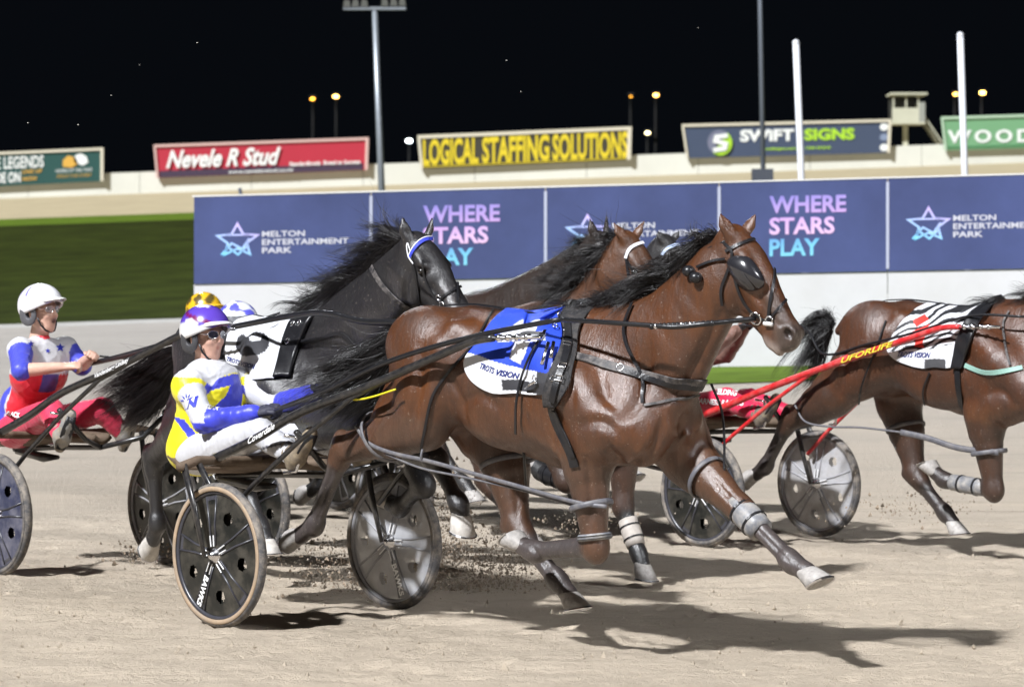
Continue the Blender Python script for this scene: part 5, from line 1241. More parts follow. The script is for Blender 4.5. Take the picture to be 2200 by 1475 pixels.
# hobbles
gm_ = mat('hobble_plastic', (.10, .10, .115), .45, dirt=('8a8580', .5, 25))
def loop(root, c, ax, rx, ry, wd_, m, tilt=None):
    ax = unit(ax); e1 = unit(V(1, 0, 0)-ax*ax[0]); e2 = np.cross(ax, e1)
    P = [np.asarray(c)+e1*rx*math.cos(a)+e2*ry*math.sin(a) for a in np.linspace(0, 2*math.pi, 25)]
    return MB().tube(P, wd_*.25, 8, False, (ax, 2.2)).build('hobble', m, root, True)
cord('hobble', R1, [HF.px(764, 915, -.30), HF.px(790, 950, -.31), HF.px(840, 972, -.31), HF.px(920, 990, -.30), HF.px(1010, 1015, -.28), HF.px(1110, 1043, -.27), HF.px(1235, 1078, -.27), HF.px(1303, 1088, -.22)], .0060, gm_, 8, ((0, 0, 1), 1.8))
cord('hobble', R1, [HF.px(830, 975, -.30), HF.px(905, 1005, -.29), HF.px(1000, 1025, -.27), HF.px(1130, 1055, -.25), HF.px(1240, 1088, -.25)], .006, gm_, 8)
nfm = np.asarray(J1['nf'][0])*.42+np.asarray(J1['nf'][1])*.58; loop(R1, nfm, unit(J1['nf'][1]-J1['nf'][0])+V(.12, 0, 0), .098, .094, .026, gm_)
nhm = np.asarray(J1['nh'][0])*.50+np.asarray(J1['nh'][1])*.50; loop(R1, nhm, unit(J1['nh'][1]-J1['nh'][0])+V(0, 0, -.3), .135, .13, .02, gm_)
fhm = np.asarray(J1['fh'][0])*.70+np.asarray(J1['fh'][1])*.30; loop(R1, fhm, unit(J1['fh'][1]-J1['fh'][0]), .125, .12, .026, gm_)
ffm = np.asarray(J1['ff'][0])*.62+np.asarray(J1['ff'][1])*.38; loop(R1, ffm, unit(J1['ff'][1]-J1['ff'][0])+V(.1, 0, 0), .104, .104, .024, gm_)
cord('hobble', R1, [fhm+V(.1, .02, 0), HF.px(1230, 955, .16), HF.px(1330, 985, .16), ffm+V(-.1, 0, 0)], .010, gm_)
cord('hobble_hanger', R1, [HF.px(1528, 824, .14), HF.px(1550, 880, .18), HF.px(1556, 940, .18), ffm+V(.1, 0, .02)], .006, bl)
cord('hobble_hanger', R1, [HF.px(908, 965, -.30), HF.px(905, 980, -.31), HF.px(908, 992, -.30)], .007, gm_)
# ------------------------------------------------------------------ front sulky and its driver
sulky('black sulky nearest the camera with a tan-walled disc wheel', SULKY, frame='carbon', letter=('Coverdale', .06, .27))
q = SULKY.px
S1 = dict(pel=q(432, 965, .0), chest=q(452, 850, .0), neck=q(440, 795, .0), head=q(444, 722, .0), yaw=.08, pitch=.0,
          sh=[q(404, 828, -.18), q(508, 820, .19)], el=[q(438, 906, -.25), q(598, 868, .22)], wr=[q(547, 886, -.13), q(680, 842, .12)],
          hip=[q(425, 975, -.10), q(470, 970, .10)], kn=[q(560, 930, -.22), q(650, 930, .22)], an=[q(632, 978, -.33), q(770, 975, .33)], toe=[q(668, 930, -.34), q(806, 930, .34)])
for k_, v_2 in S1.items():
    if k_ not in ('yaw', 'pitch'): print(k_, np.round(v_2, 2).tolist())
YE = (.80, .70, .015); BL = (.045, .055, .52); WH = (.54, .54, .56)
def lpoly(fr, pxs, y): return [tuple(fr.px(a, b, y)[[0, 2]]) for a, b in pxs]
TORS = [(P, c) for P, c in (
    ([(360, 740), (580, 740), (580, 800), (545, 802), (500, 800), (470, 812), (455, 830), (430, 812), (360, 808)], WH),
    ([(432, 838), (450, 818), (500, 803), (545, 803), (548, 820), (500, 826), (455, 838), (438, 852)], BL),
    ([(500, 815), (560, 800), (560, 835), (535, 848), (515, 878), (470, 895), (452, 880), (485, 850)], BL),
    ([(372, 895), (395, 900), (425, 935), (412, 950), (390, 920)], BL),
    ([(400, 1010), (408, 960), (430, 968), (480, 948), (470, 985), (450, 1010)], BL),
    ([(520, 830), (548, 850), (545, 870), (525, 880), (508, 860)], BL))]
shc, elc, wrc = [np.array(x) for x in (S1['sh'], S1['el'], S1['wr'])]
def jacket1(p, t):
    if t == 3: return WH
    if t == 2:
        s = 0 if p[1] < .03 else 1
        a, b, c = shc[s], elc[s], wrc[s]; d = c-b; tt = ((p-b) @ d)/(d @ d); d2 = b-a; t2 = ((p-a) @ d2)/(d2 @ d2)
        if t2 < .22: return YE
        if tt > .12 or (t2 > .85 and p[2] < b[2]): return BL
        return WH
    pp = proj(SULKY.w(V(p[0], -abs(p[1]) if p[1] > .12 else p[1], p[2])))
    for P, c in TORS:
        if inpoly(pp, P): return c
    return YE
def trous1(p, t):
    e = abs((p[2]-.82)-.18*(p[0]+.3)); return (.05, .05, .07) if e < .006 else (.52, .52, .54)
def helm1(x, y, z):
    if z < .30-.25*max(0, x): return (.70, .70, .69)
    g = math.sin(x*5+1)+math.sin(y*6+z*3); 
    if abs(z-.55+.35*x) < .07: return (.16, .01, .10)
    if g > 1.15: return (.70, .68, .72)
    return (.10, .05, .42)
PD1 = driver('driver in yellow, blue and white silks with a purple helmet and dark glasses', SULKY, S1, jacket1, trous1, (.1, .05, .42), .0095, gloves=(.03, .03, .05), glasses=True, helm_pattern=helm1, boots=(.15, .12, .09), blouse=1.7)

jb = BVHTree.FromPolygons([tuple(x.co) for x in [c for c in PD1.children if c.name.startswith('jacket')][0].data.vertices], [tuple(p.vertices) for p in [c for c in PD1.children if c.name.startswith('jacket')][0].data.polygons])
jk1 = [c for c in PD1.children if c.name.startswith('jacket')][0]
blue_ink = mat('silks_blue', (.03, .04, .40), .5)
petal = polygeo([[(.5+.48*math.cos(a)*r_-.0, .1+.85*math.sin(a)*r_) for a, r_ in ((t-.16, .55), (t, 1.0), (t+.16, .55), (t, .35))] for t in (.35, .95, 1.57, 2.2, 2.8)])
decal('silks_motif', petal, [(386, 868), (418, 860), (416, 838), (384, 846)], on_cloth(SULKY, jb, .004), blue_ink, jk1)
decal('silks_motif', text_geo('N', .06, .3), [(398, 880), (428, 872), (426, 850), (396, 860)], on_cloth(SULKY, jb, .004), blue_ink, jk1)
decal('lettering', text_geo('TEAM', .03, .2), [(440, 878), (470, 882), (471, 873), (441, 868)], on_cloth(SULKY, jb, .004), M['white_letter'], jk1)
# ------------------------------------------------------------------ the other runners
def bvh_of(o):
    me = o.data; return BVHTree.FromPolygons([tuple(x.co) for x in me.vertices], [tuple(p.vertices) for p in me.polygons])
def child(root, name): return [c for c in root.children if c.name.split('.')[0] == name][0]
def shift(J, d):
    d = np.asarray(d, float); out = dict(J)
    for k_ in ('nh', 'fh', 'nf', 'ff', 'neck'): out[k_] = [np.asarray(p)+d for p in J[k_]]
    return out
BASE = {k_: ([np.asarray(p, float).copy() for p in J1[k_]] if k_ in ('nh', 'fh', 'nf', 'ff', 'neck') else J1[k_]) for k_ in J1}
BASE['ears'] = [(-.13, -.03, -.075), (-.13, -.02, .075)]
def head_at(J, fr, poll, muz, yaw, ylat=.0, neckp=None, neck_r=None, ears=None):
    """pose the neck and head from photo points"""
    J = dict(J); J['poll'] = fr.px(poll[0], poll[1], ylat); J['head_yaw'] = yaw
    hd = Frame(fr.w(J['poll']), fr.deg-math.degrees(yaw)); m_ = fr.inv(hd.w(hd.px(muz[0], muz[1], 0)))
    J['muzzle'] = m_; J['head_s'] = float(np.clip(np.linalg.norm(m_-J['poll'])/.60, .9, 1.12)); J['muzzle'] = J['poll']+unit(m_-J['poll'])*.60*J['head_s']
    b0 = V(.40, 0, 1.36); top = J['poll']+V(-.06, 0, -.15)-unit(J['muzzle']-J['poll'])*0
    J['neck'] = [b0*.72+top*.28, b0*.38+top*.62, top]; J['neck_r'] = neck_r or [.235, .185, .15]
    if ears: J['ears'] = [('at', fr.inv(hd.w(hd.px(ears[0][0], ears[0][1], -.08)))), ('at', fr.inv(hd.w(hd.px(ears[1][0], ears[1][1], .08))))]
    return J
BLACK = dict(body=(.018, .0165, .018), leg=(.018, .017, .018), cannon=(.02, .019, .02), muzzle=(.05, .045, .045), chin=(.10, .09, .09), belly=(.02, .018, .018))
DARKBAY = dict(body=(.020, .0105, .007), leg=(.025, .013, .009), cannon=(.016, .014, .014), muzzle=(.04, .03, .026), chin=(.12, .10, .09), belly=(.04, .02, .012))
CHEST = dict(body=(.085, .032, .012), leg=(.05, .022, .012), cannon=(.055, .05, .052), muzzle=(.09, .055, .04), chin=(.25, .2, .17), belly=(.14, .07, .03))
# --- black horse, left
KS = Frame(tuple((on_ground(5, 1238)+on_ground(340, 1212))/2), 49); KH = Frame(KS.w((2.10, 0, -.07)), 58); q = KH.px
JK = head_at(BASE, KH, (905, 510), (1010, 662), .30, .0, ears=((864, 462), (930, 462)))
JK['nf'] = [q(800, 930, -.19), q(935, 985, -.18), q(985, 1080, -.17), q(990, 1105, -.17), q(1000, 1125, -.17)]
JK['ff'] = [q(860, 930, .17), q(910, 1040, .15), q(860, 1090, .14), q(840, 1080, .14), q(820, 1070, .14)]
JK['nh'] = [q(420, 890, -.22), q(330, 985, -.20), q(338, 1125, -.18), q(328, 1160, -.18), q(322, 1185, -.18)]
JK['fh'] = [q(560, 900, .17), q(520, 1010, .14), q(560, 1130, .14), q(572, 1160, .14), q(600, 1180, .14)]
cr = [(700, 665), (740, 640), (780, 610), (820, 575), (850, 545), (875, 515)]; tp = [(600, 690), (630, 672), (655, 640), (690, 600), (735, 560), (795, 515)]
tg_ = lambda fr, off: [[fr.px(a+off[0], b+off[1], y) for (a, b), y in zip(P, (0, -.02, -.05, -.08))] for P in
      ([(0, 0), (-30, 15), (-70, 50), (-110, 75)], [(-4, 10), (-35, 45), (-75, 90), (-110, 130)], [(-2, 20), (-25, 75), (-50, 130), (-75, 170)], [(0, 25), (-12, 90), (-28, 150), (-40, 200)])]
def tail_local(x0=-1.12, z0=1.46, L=.75, sp=.25):
    return [[V(x0, 0, z0), V(x0-.18*L, .02*k, z0-.02-.05*k), V(x0-.5*L, .03*k, z0-.10-.13*k), V(x0-.85*L+.1*k, .03*k, z0-.22-.2*k)] for k in (-.3, .5, 1.2, 2.0)]
RK, BK, _ = horse('black horse with a blue browband behind the yellow-clad driver', KH, JK, .0115, BLACK, 'pacing race horses', M['hair_black'], maneguides(KH, cr, tp, 0, 14, -.02), [[KH.px(a, b, y) for (a, b), y in zip(P_, (0, -.02, -.05, -.08, -.1))] for P_ in ([(395, 742), (350, 755), (300, 785), (250, 815), (205, 835)], [(392, 752), (345, 780), (295, 820), (245, 855), (200, 880)], [(390, 765), (350, 815), (300, 860), (255, 890), (215, 905)], [(388, 775), (360, 835), (325, 880), (290, 910), (255, 925)])], 'black_coat', 520, 640, rough=.32, mane_j=.06,
                  lines=[([(885, 560), (870, 620), (880, 680)], .010, .015), ([(740, 690), (760, 740), (800, 770)], .012, .03), ([(890, 610), (925, 640), (960, 640)], .006, .010)],
                  hoofm=mat('hoof_pale', (.5, .47, .43), .6, noise=.3, nscale=30))
br = strap('bridle', RK, KH, BK, [(884, 548), (895, 590), (900, 640), (908, 690)], .016, bl, .004)
bb_ = strap('browband', RK, KH, BK, [(882, 555), (900, 525), (930, 512), (952, 516)], .022, mat('browband_blue', (.05, .07, .55), .4), .006, parent=br)
wt = mat('piping_white', (.7, .7, .72), .5)
strap('piping', RK, KH, BK, [(880, 552), (898, 521), (928, 508), (950, 512)], .006, wt, .008, parent=br)
strap('piping', RK, KH, BK, [(885, 540), (876, 520), (880, 548), (892, 565)], .006, wt, .008, parent=br)
strap('cheek_strap', RK, KH, BK, [(908, 560), (918, 610), (940, 645), (955, 655)], .012, bl, .005, parent=br)
strap('face_strap', RK, KH, BK, [(945, 520), (968, 560), (980, 600), (982, 650)], .012, bl, .005, parent=br)
strap('noseband', RK, KH, BK, [(950, 640), (975, 622), (1000, 612)], .014, bl, .005, parent=br)
strap('star_marking', RK, KH, BK, [(948, 535), (958, 548)], .016, mat('white_hair', (.55, .53, .52), .6), -.002, th=.004)
for px, py, r in ((953, 655, .02), (945, 638, .014)):
    s, n = surf(KH, BK, px, py, .01)
    if s is not None: ring(RK, s, n, r, .004, parent=br)
strap('neck_strap', RK, KH, BK, [(800, 575), (825, 615), (870, 655), (925, 680)], .03, M['dusty_leather'], .006)
def colk(x, y):
    d = (x-545)**2/34**2+(y-742)**2/26**2; d2 = (x-552)**2/12**2+(y-730)**2/8**2
    if d < 1 and d2 > 1: return (.03, .03, .035)
    return WHITE
sck, SKB = drape('saddle_cloth', RK, KH, BK, [(510, 690), (495, 715), (488, 760), (500, 800), (520, 815)], [(628, 690), (615, 720), (600, 760), (590, 815)], M['cloth_print'], 50, 50, .014, colk)
decal('lettering', text_geo('TROTS VISION', .03, .25), [(488, 776), (548, 794), (550, 784), (490, 766)], on_cloth(KH, SKB), ink_b, sck)
drape('saddle_pad', RK, KH, BK, [(632, 690), (618, 725), (600, 770), (588, 812)], [(672, 688), (655, 725), (638, 770), (625, 812)], bl, 12, 30, .022, None, .02)
for px, py in ((628, 738), (640, 700), (655, 698)):
    s, n = surf(KH, BK, px, py, .035)
    if s is not None: ring(RK, s, n, .016, .004)
strap('breast_strap', RK, KH, BK, [(632, 738), (690, 728), (732, 715), (760, 740)], .022, bl, .008)
cord('rein', RK, [KH.px(150, 790, -.12), KH.px(260, 765, -.2), KH.px(420, 720, -.3), KH.px(560, 690, -.32), KH.px(640, 676, -.30), KH.px(700, 672, -.30), KH.px(780, 690, -.26), KH.px(860, 692, -.22), KH.px(935, 696, -.14)], .010, bl, 8, ((0, 0, 1), 1.7))
cord('rein', RK, [KH.px(215, 765, .10), KH.px(300, 768, .1), KH.px(430, 730, .1), KH.px(600, 672, .15)], .007, bl)
cord('check_rein', RK, [KH.px(672, 672, -.03), KH.px(720, 640, -.03), KH.px(780, 600, -.03), KH.px(870, 530, -.05)], .006, bl)
MB().ball(tuple(KH.px(915, 679, -.24)), (.022, .012, .012), 10, 8).build('rein_marker', mat('yellow_plastic', (.75, .70, .02), .4), RK, True)
sulky('dark sulky at the left edge under the driver in red and blue', KS, discs=('disc_blue', 'disc_black'), walls=('tyre', 'tyre'), letter=('Vandenberg Lindsay', .80, 1.12), ang=(-1.1, .3), text=None, frame='carbon')
q = KS.px
S2 = dict(pel=q(40, 915, .0), chest=q(84, 800, .0), neck=q(84, 735, .0), head=q(91, 668, .0), yaw=.30, pitch=.03, mouth=True,
          sh=[q(44, 752, -.18), q(140, 750, .19)], el=[q(46, 796, -.28), q(176, 785, .24)], wr=[q(130, 788, -.10), q(196, 766, .10)],
          hip=[q(30, 925, -.10), q(70, 920, .10)], kn=[q(110, 882, -.24), q(220, 880, .22)], an=[q(132, 935, -.33), q(262, 930, .33)], toe=[q(152, 890, -.34), q(285, 890, .34)])
RD = (.62, .022, .04); B2 = (.06, .07, .50)
C2 = np.array(S2['chest']); P2 = np.array(S2['pel'])
stars2 = [(C2[0]+.02, C2[2]+.055, .03), (C2[0]+.14, C2[2]+.06, .034)]
def instar(x, z, cx, cz, r):
    d = math.hypot(x-cx, z-cz); a = math.atan2(z-cz, x-cx)-math.pi/2; a = (a+math.pi/5) % (2*math.pi/5)-math.pi/5; return d < r*.42/math.cos(abs(a)-math.pi/5*1.0)*1.0 if d > r*.4 else True
def jacket2(p, t):
    if t == 3: return (.62, .03, .05)
    if t == 2: return B2
    z = p[2]-C2[2]
    if z > -.01:
        return WH
    u = (p[0]-(C2[0]*.5+P2[0]*.5))-(p[2]-1.0)*.15
    if p[1] < 0 and abs(u+.035) < .038: return B2
    if p[1] < 0 and abs(u+.035) < .050: return WH
    if p[0]-C2[0] > .085 and abs(p[1]) < .06: return (.08, .06, .25)
    if z < -.31: return B2
    return RD
def trous2(p, t): return (.66, .045, .10)
def helm2(x, y, z):
    g = math.sin(x*7+2)*math.sin(z*6+1)+.6*math.sin(y*9)
    if y < 0 and abs(x+.12-.2*(z-.6)) < .06 and .42 < z < .85: return (.08, .06, .55)
    return (.48, .45, .68) if g > .95 else (.76, .76, .78)
PD2 = driver('driver in red, white and blue silks with bare forearms and a white helmet', KS, S2, jacket2, trous2, (.76, .76, .78), .0105, gloves=None, glasses='clear', sleeve=.02, helm_pattern=helm2, boots=(.22, .21, .20), skin=(.62, .38, .29), guard=(.10, .10, .11))
jb2 = bvh_of(child(PD2, 'jacket'))
star5 = polygeo([[(.5+(.5 if i % 2 == 0 else .21)*math.cos(math.pi/2+i*math.pi/5), .5+(.5 if i % 2 == 0 else .21)*math.sin(math.pi/2+i*math.pi/5)) for i in range(10)]])
for x0, y0, w0 in ((118, 737, 21), (58, 732, 15), (96, 748, 12)): decal('silks_star', star5, rect(x0, y0, x0+w0, y0+w0*.95), on_cloth(KS, jb2, .005), blue_ink, child(PD2, 'jacket'))
tb = bvh_of(child(PD2, 'trousers'))
decal('lettering', text_geo('BLACK', .05), [(14, 893), (46, 899), (46, 888), (16, 882)], on_cloth(KS, tb, .008), M['white_letter'], child(PD2, 'trousers'))
# --- horse with the red number, right
XS = Frame((1.65, 19.9, 0), 46); XH = XS.sub((1.86, 0, 0)); q = XH.px
JX = dict(BASE); JX['nh'] = [q(1792, 850, -.22), q(1697, 903, -.20), q(1645, 1002, -.18), q(1625, 1018, -.18), q(1605, 1028, -.18)]
JX['fh'] = [q(1935, 870, .17), q(1968, 1020, .14), q(2030, 1100, .13), q(2047, 1122, .13), q(2080, 1138, .13)]
JX['nf'] = [q(2115, 890, -.19), q(2135, 1052, -.18), q(2030, 1032, -.17), q(2010, 1015, -.17), q(1985, 990, -.17)]
RX, BX, _ = horse('bay horse with the zebra-striped cloth leaving the frame at right', XH, JX, .0115, dict(CHEST, body=(.072, .024, .009), cannon=(.03, .022, .02)), 'pacing race horses', M['hair_black'],
                  [[c_0, c_0+V(-.06, -.06, .05), c_0+V(-.16, -.10, .03), c_0+V(-.28, -.12, -.05)] for c_0 in spline([V(.12, 0, 1.53)]+[np.asarray(p_0)+V(-.55, 0, .83)*r_0*.95 for p_0, r_0 in zip(BASE['neck'], BASE['neck_r'])], 3)],
                  [[XH.px(a, b, y) for (a, b), y in zip(P, (0, -.02, -.04, -.06))] for P in ([(1790, 690), (1765, 672), (1735, 690), (1705, 740)], [(1788, 695), (1755, 690), (1725, 740), (1690, 800)], [(1785, 705), (1755, 730), (1725, 790), (1690, 840)], [(1782, 715), (1765, 770), (1740, 820), (1715, 850)])], 'bay_coat_right', 200, 380, rough=.38,
                  boots=[('shin_boot', 'nf', 1, 2, .15, .85, .052, M['grey_plastic'], '')],
                  lines=[([(1815, 740), (1812, 800), (1795, 860)], .012, .022), ([(1860, 700), (1850, 780), (1840, 840)], -.005, .03), ([(2120, 850), (2150, 840), (2180, 870)], .012, .02)])
def colx(x, y):
    p1 = [(1962, 690), (1990, 678), (1998, 690), (1972, 705)]; p2 = [(1960, 715), (2000, 700), (1985, 740), (1990, 748), (1968, 745), (1972, 725)]
    if inpoly((x, y), p1) or inpoly((x, y), p2): return (.62, .03, .02)
    if y > 752-.1*(x-1910) and x > 1990 and y > 772: return (.06, .06, .065) if x < 2035 else WHITE
    if y > 755-.12*(x-1910)+8*math.sin((x-1910)*.02): return WHITE
    return (.015, .015, .018) if math.sin(y*.42+x*.16+2.2*math.sin(x*.075)+1.5*math.sin(y*.07)) > .05 else WHITE
scx, SXB = drape('saddle_cloth', RX, XH, BX, [(1972, 664), (1940, 690), (1915, 725), (1907, 750), (1925, 772), (1960, 786), (1985, 790)], [(2085, 672), (2070, 700), (2055, 740), (2045, 790)], M['cloth_print'], 80, 80, .014, colx)
decal('lettering', text_geo('TROTS VISION', .03, .2), [(1928, 767), (1998, 769), (2001, 757), (1931, 755)], on_cloth(XH, SXB), ink_b, scx)
drape('saddle_pad', RX, XH, BX, [(2088, 672), (2074, 700), (2058, 745), (2048, 792)], [(2118, 676), (2100, 705), (2085, 750), (2070, 792)], bl, 12, 30, .022, None, .02)
strap('girth', RX, XH, BX, [(2058, 790), (2060, 830), (2068, 875)], .045, bl, .006)
strap('breast_strap', RX, XH, BX, [(2075, 785), (2120, 800), (2170, 795), (2196, 790)], .03, mat('strap_green', (.25, .42, .36), .5), .006)
strap('neck_strap', RX, XH, BX, [(2170, 670), (2155, 700), (2160, 750), (2170, 785)], .014, M['dusty_leather'], .008)
top_strap(RX, BX, np.linspace(.02, -1.05, 30), .025, bl)
strap('breeching', RX, XH, BX, [(1905, 690), (1880, 760), (1850, 830), (1840, 900)], .012, bl, .008)
strap('hobble_hanger', RX, XH, BX, [(2000, 800), (1985, 840), (1992, 880)], .012, bl, .008)
cord('rein', RX, [XH.px(1590, 700, .0), XH.px(1720, 700, -.2), XH.px(1770, 760, -.3), XH.px(1860, 740, -.34), XH.px(1960, 715, -.34), XH.px(2085, 678, -.3), XH.px(2200, 680, -.25)], .008, bl, 8)
cord('hobble', RX, [XH.px(1708, 870, -.30), XH.px(1730, 905, -.31), XH.px(1780, 916, -.31), XH.px(1850, 918, -.30), XH.px(1935, 928, -.28)], .007, gm_, 8)
cord('hobble', RX, [XH.px(1935, 928, -.28), XH.px(1990, 940, -.27), XH.px(2060, 962, -.26), XH.px(2145, 972, -.24)], .009, gm_, 8, ((0, 0, 1), 2.2))
fhm = np.asarray(JX['fh'][0])*.68+np.asarray(JX['fh'][1])*.32; loop(RX, fhm, unit(JX['fh'][1]-JX['fh'][0]), .125, .12, .026, gm_)
nfm = np.asarray(JX['nf'][0])*.5+np.asarray(JX['nf'][1])*.5; loop(RX, nfm, unit(JX['nf'][1]-JX['nf'][0]), .11, .10, .026, gm_)
shx = [XS.px(1500, 895, -.42), XS.px(1570, 868, -.42), XS.px(1640, 838, -.42), XS.px(1740, 800, -.41), XS.px(1860, 758, -.38), XS.px(1960, 725, -.365), XS.px(2020, 705, -.36), XS.px(2062, 702, -.36)]
sulky('red framed sulky behind the leading bay with silvery wheels', XS, frame='red_paint', discs=('disc_black', 'disc_silver'), spokes=('spoke', 'spoke_light'), walls=('tyre', 'tyre'), text=None, shaft_l=shx, letter=('UFORLIFE', 1.02, 1.42, mat('letter_yellow', (.7, .6, .05), .5)), ang=(-.8, .2))
def moved(S, fr0, fr1, ov=None):
    out = {k_: v_ for k_, v_ in S.items()}; 
    if ov: out.update(ov)
    return out
q = XS.px
SX = moved(S1, SULKY, XS, dict(wr=[q(1580, 712, .02), q(1600, 700, .12)], el=[q(1500, 770, -.24), q(1560, 760, .24)], yaw=.1))
BR = (.20, .11, .085)
PDX = driver('driver in bronze silks and red trousers half hidden behind the leading bay', XS, SX, lambda p, t: BR, lambda p, t: (.60, .02, .07), (.3, .3, .32), .012, gloves=(.012, .012, .014), boots=(.08, .07, .07))
tb = bvh_of(child(PDX, 'trousers'))
for s_, y_, x0_, x1_ in (('FIELDING', 836, 1534, 1582), ('HARNESS RACING', 856, 1494, 1598)):
    decal('lettering', text_geo(s_, .03, .1), [(x0_, y_+10), (x1_, y_+16), (x1_+2, y_+5), (x0_+2, y_-1)], on_cloth(XS, tb, .008), M['white_letter'], child(PDX, 'trousers'))
# --- runners behind
AS = Frame((-1.69, 21.7, .05), 46); AH = AS.sub((2.02, 0, 0)); q = AH.px
JA = head_at(BASE, AH, (1298, 508), (1372, 640), .22, ears=((1268, 466), (1302, 460)))
JA['nf'] = [np.asarray(BASE['nf'][0]), q(1078, 1058, -.18), q(1032, 985, -.17), q(1018, 970, -.17), q(1000, 950, -.17)]
RA, BA, _ = horse('dark horse whose pricked ears stand left of the white-browband bay', AH, JA, .014, DARKBAY, 'pacing race horses', M['hair_black'],
                  maneguides(AH, [(1140, 660), (1180, 632), (1215, 600), (1250, 560), (1280, 520)], [(1080, 690), (1120, 660), (1150, 620), (1180, 580), (1225, 530)], -.02, 10, -.05), tail_local(), 'dark_bay_coat', 420, 200, rough=.40,
                  boots=[('shin_boot', 'nf', 1, 2, .05, .95, .062, mat('boot_white', (.6, .6, .6), .5, noise=.2), '')])
cord('check_rein', RA, [AH.px(1040, 650, 0), AH.px(1110, 612, 0), AH.px(1180, 570, 0), AH.px(1275, 515, -.03)], .006, bl)
MB().ball(tuple(AH.px(1176, 570, -.02)), (.05, .03, .02), 12, 8).build('ear_plug', M['black_leather'], RA, True)
sulky('dark sulky of the yellow-helmeted driver', AS, discs=('disc_black', 'disc_black'), walls=('tyre', 'tyre'), text=None)
def helmA(x, y, z): return (.70, .42, .02) if math.sin(x*9+y*5)+math.sin(z*8) > -.2 else (.10, .07, .02)
driver('driver of whom only a yellow patterned helmet shows above the purple one', AS, dict(S1), lambda p, t: (.3, .3, .32), lambda p, t: (.5, .5, .5), (.7, .42, .02), .014, helm_pattern=helmA, visor=(.7, .42, .02), glasses=False)
BS = Frame((-1.16, 18.6, 0), 46); BH = BS.sub((1.80, 0, 0)); q = BH.px
JB = head_at(BASE, BH, (1362, 512), (1432, 660), .45, ears=((1318, 476), (1386, 472)))
JB['ff'] = [np.asarray(BASE['ff'][0]), q(1338, 1085, .15), q(1372, 1188, .13), q(1380, 1212, .12), q(1400, 1235, .12)]
JB['nf'] = [np.asarray(BASE['nf'][0]), q(1215, 1030, -.18), q(1165, 1015, -.17), q(1150, 1000, -.17), q(1130, 985, -.17)]
RB, BB, _ = horse('bay horse with a white browband and flying black mane behind the leading bay', BH, JB, .0125, dict(CHEST, cannon=(.012, .012, .013)), 'pacing race horses', M['hair_black'],
                  maneguides(BH, [(1240, 690), (1265, 640), (1292, 598), (1318, 555), (1342, 515)], [(1120, 705), (1135, 648), (1160, 610), (1215, 580), (1300, 545)], -.03, 14, -.06), tail_local(), 'bay_coat_behind', 560, 200, rough=.40, mane_j=.06,
                  boots=[('shin_boot', 'ff', 1, 2, .30, .85, .056, mat('boot_cream', (.42, .38, .34), .6, noise=.25), ''), ('shin_boot', 'nf', 1, 2, .1, .9, .058, M['black_leather'], '')])
bw = mat('browband_white', (.66, .66, .70), .5)
br = strap('bridle', RB, BH, BB, [(1345, 545), (1352, 600), (1362, 640)], .014, bl, .005)
strap('browband', RB, BH, BB, [(1346, 555), (1356, 532), (1385, 522), (1415, 524)], .020, bw, .006, parent=br)
strap('cheek_strap', RB, BH, BB, [(1350, 560), (1362, 590), (1366, 630)], .014, bl, .006, parent=br)
strap('nose_strap', RB, BH, BB, [(1285, 645), (1330, 610), (1370, 592), (1400, 585)], .026, M['dusty_leather'], .010, parent=br)
strap('face_marking', RB, BH, BB, [(1410, 535), (1416, 550)], .018, mat('white_hair', (.55, .5, .48), .6), -.002)
sulky('dark sulky of the driver with the blue and white helmet', BS, discs=('disc_black', 'disc_black'), walls=('tyre', 'tyre'), text=None)
def helmB(x, y, z): return (.10, .10, .55) if math.sin(x*8+y*4+1)+math.sin(z*7+y*5) > .1 else (.66, .68, .74)
SB = dict(S1); driver('driver of whom only a blue and white helmet shows behind the purple one', BS, SB, lambda p, t: (.6, .6, .62), lambda p, t: (.6, .6, .6), (.1, .1, .55), .014, helm_pattern=helmB, visor=(.7, .7, .74), glasses=False)
pc = at_y(1442, 516, 20.8); CHd = V(math.cos(math.radians(46)), -math.sin(math.radians(46)), 0)
CS = Frame((pc[0]-2.84*CHd[0], pc[1]-2.84*CHd[1], 0), 46); CHf = CS.sub((1.86, 0, 0))
JC = head_at(BASE, CHf, (1442, 516), (1500, 650), .35, ears=((1412, 494), (1462, 494)))
RC, BC, _ = horse('black horse with a pale blue browband, mostly hidden behind the bay heads', CHf, JC, .015, BLACK, 'pacing race horses', M['hair_black'], None, tail_local(), 'black_coat_behind', 10, 200, rough=.4)
strap('browband', RC, CHf, BC, [(1424, 548), (1438, 532), (1460, 526), (1474, 528)], .024, mat('browband_pale', (.45, .55, .75), .5), .006)
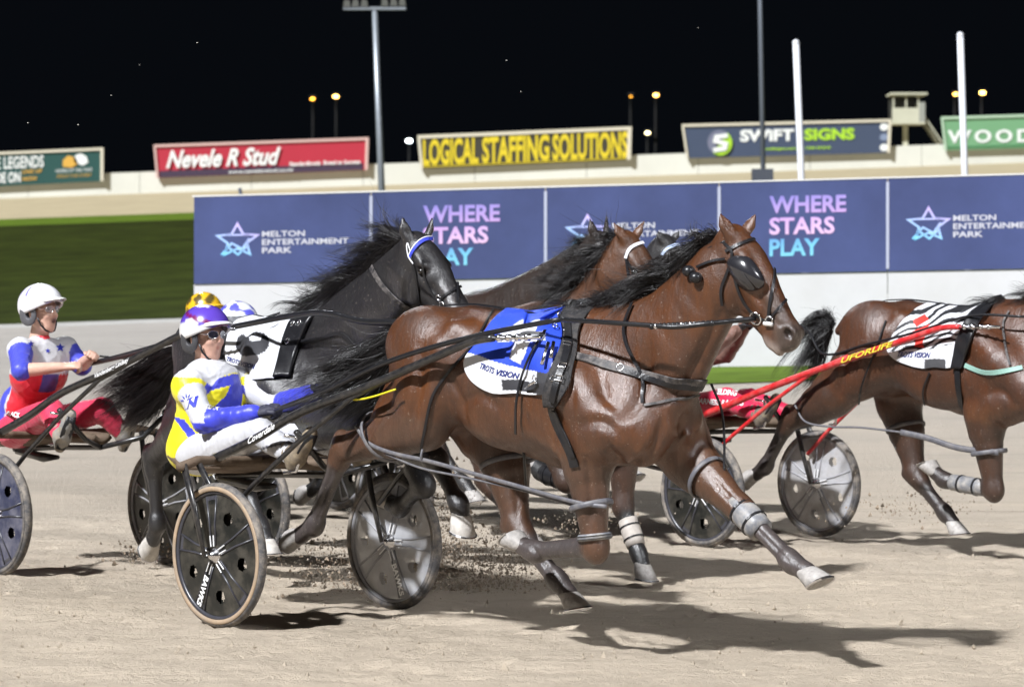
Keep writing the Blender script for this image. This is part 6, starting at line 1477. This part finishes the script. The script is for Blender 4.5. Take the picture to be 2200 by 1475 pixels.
# --- sand thrown up by wheels and hooves, and loose clods on the track
def clods(name, pts, sizes, m):
    vv = []; ff = []
    base = np.array([(1, 0, -.4), (-.5, .86, -.4), (-.5, -.86, -.4), (0, 0, 1.0), (.2, .1, -.9)]); fs = [(0, 1, 3), (1, 2, 3), (2, 0, 3), (1, 0, 4), (2, 1, 4), (0, 2, 4)]
    for p, s in zip(pts, sizes):
        a = rng.uniform(0, 6.28); c, sn = math.cos(a), math.sin(a); k0 = len(vv)
        for b in base*rng.uniform(.6, 1.3, (5, 3)): vv.append((p[0]+s*(b[0]*c-b[1]*sn), p[1]+s*(b[0]*sn+b[1]*c), p[2]+s*b[2]))
        ff += [tuple(k0+i for i in q_) for q_ in fs]
    o = pymesh(name, vv, ff, m); return o
sp = mat('thrown_sand', (.27, .215, .16), .95, noise=.4, nscale=30, spec=.1); sp2 = mat('pale_sand', (.46, .40, .33), .95, spec=.1)
def cloud(c, sd, n, zmin=.0):
    p = rng.normal(0, 1, (n, 3))*np.array(sd)+np.array(c); p[:, 2] = np.abs(p[:, 2]-zmin)+zmin; return p
P = []; src = [((960, 1120), (.09, .09, .16), 900), ((840, 1262), (.28, .25, .12), 2600), ((1060, 1262), (.16, .2, .15), 1900), ((660, 1180), (.30, .2, .07), 700), ((330, 1190), (.14, .15, .06), 600), ((935, 1150), (.10, .1, .12), 700), ((1230, 1130), (.25, .25, .05), 300), ((1960, 1090), (.25, .2, .06), 300)]
for (px, py), sd, n in src:
    g = on_ground(px, max(py, 1210)) if py > 1150 or px < 1100 else on_ground(px, 1180); g = g+V(0, 0, 0); zz = at_y(px, py, g[1])[2]
    P.append(cloud((g[0], g[1], max(zz, .02)), sd, n))
P = np.concatenate(P); o = clods('thrown_sand', P, rng.gamma(1.3, .0024, len(P))+.0012, sp); tag(o, 'dark clods of sand thrown up around the wheels and hooves', 'sand', kind='stuff')
P3 = P[rng.permutation(len(P))[:4800]]+rng.normal(0, .06, (4800, 3)); P3[:, 2] = np.abs(P3[:, 2])*1.25; o = clods('sand_spray', P3, rng.gamma(1.2, .0015, len(P3))+.0010, sp2); tag(o, 'pale fine spray of sand hanging behind the wheels', 'sand', kind='stuff')
n = 5200; X_ = rng.uniform(-4, 4.2, n); Y_ = 11.2+rng.random(n)**1.2*9
PP = np.stack([X_*(Y_/14), Y_, np.zeros(n)+.002], 1); o = clods('loose_sand', PP, rng.gamma(1.6, .0028, n)+.0015, M['sand']); tag(o, 'loose crumbs of sand scattered over the track', 'sand', kind='stuff')
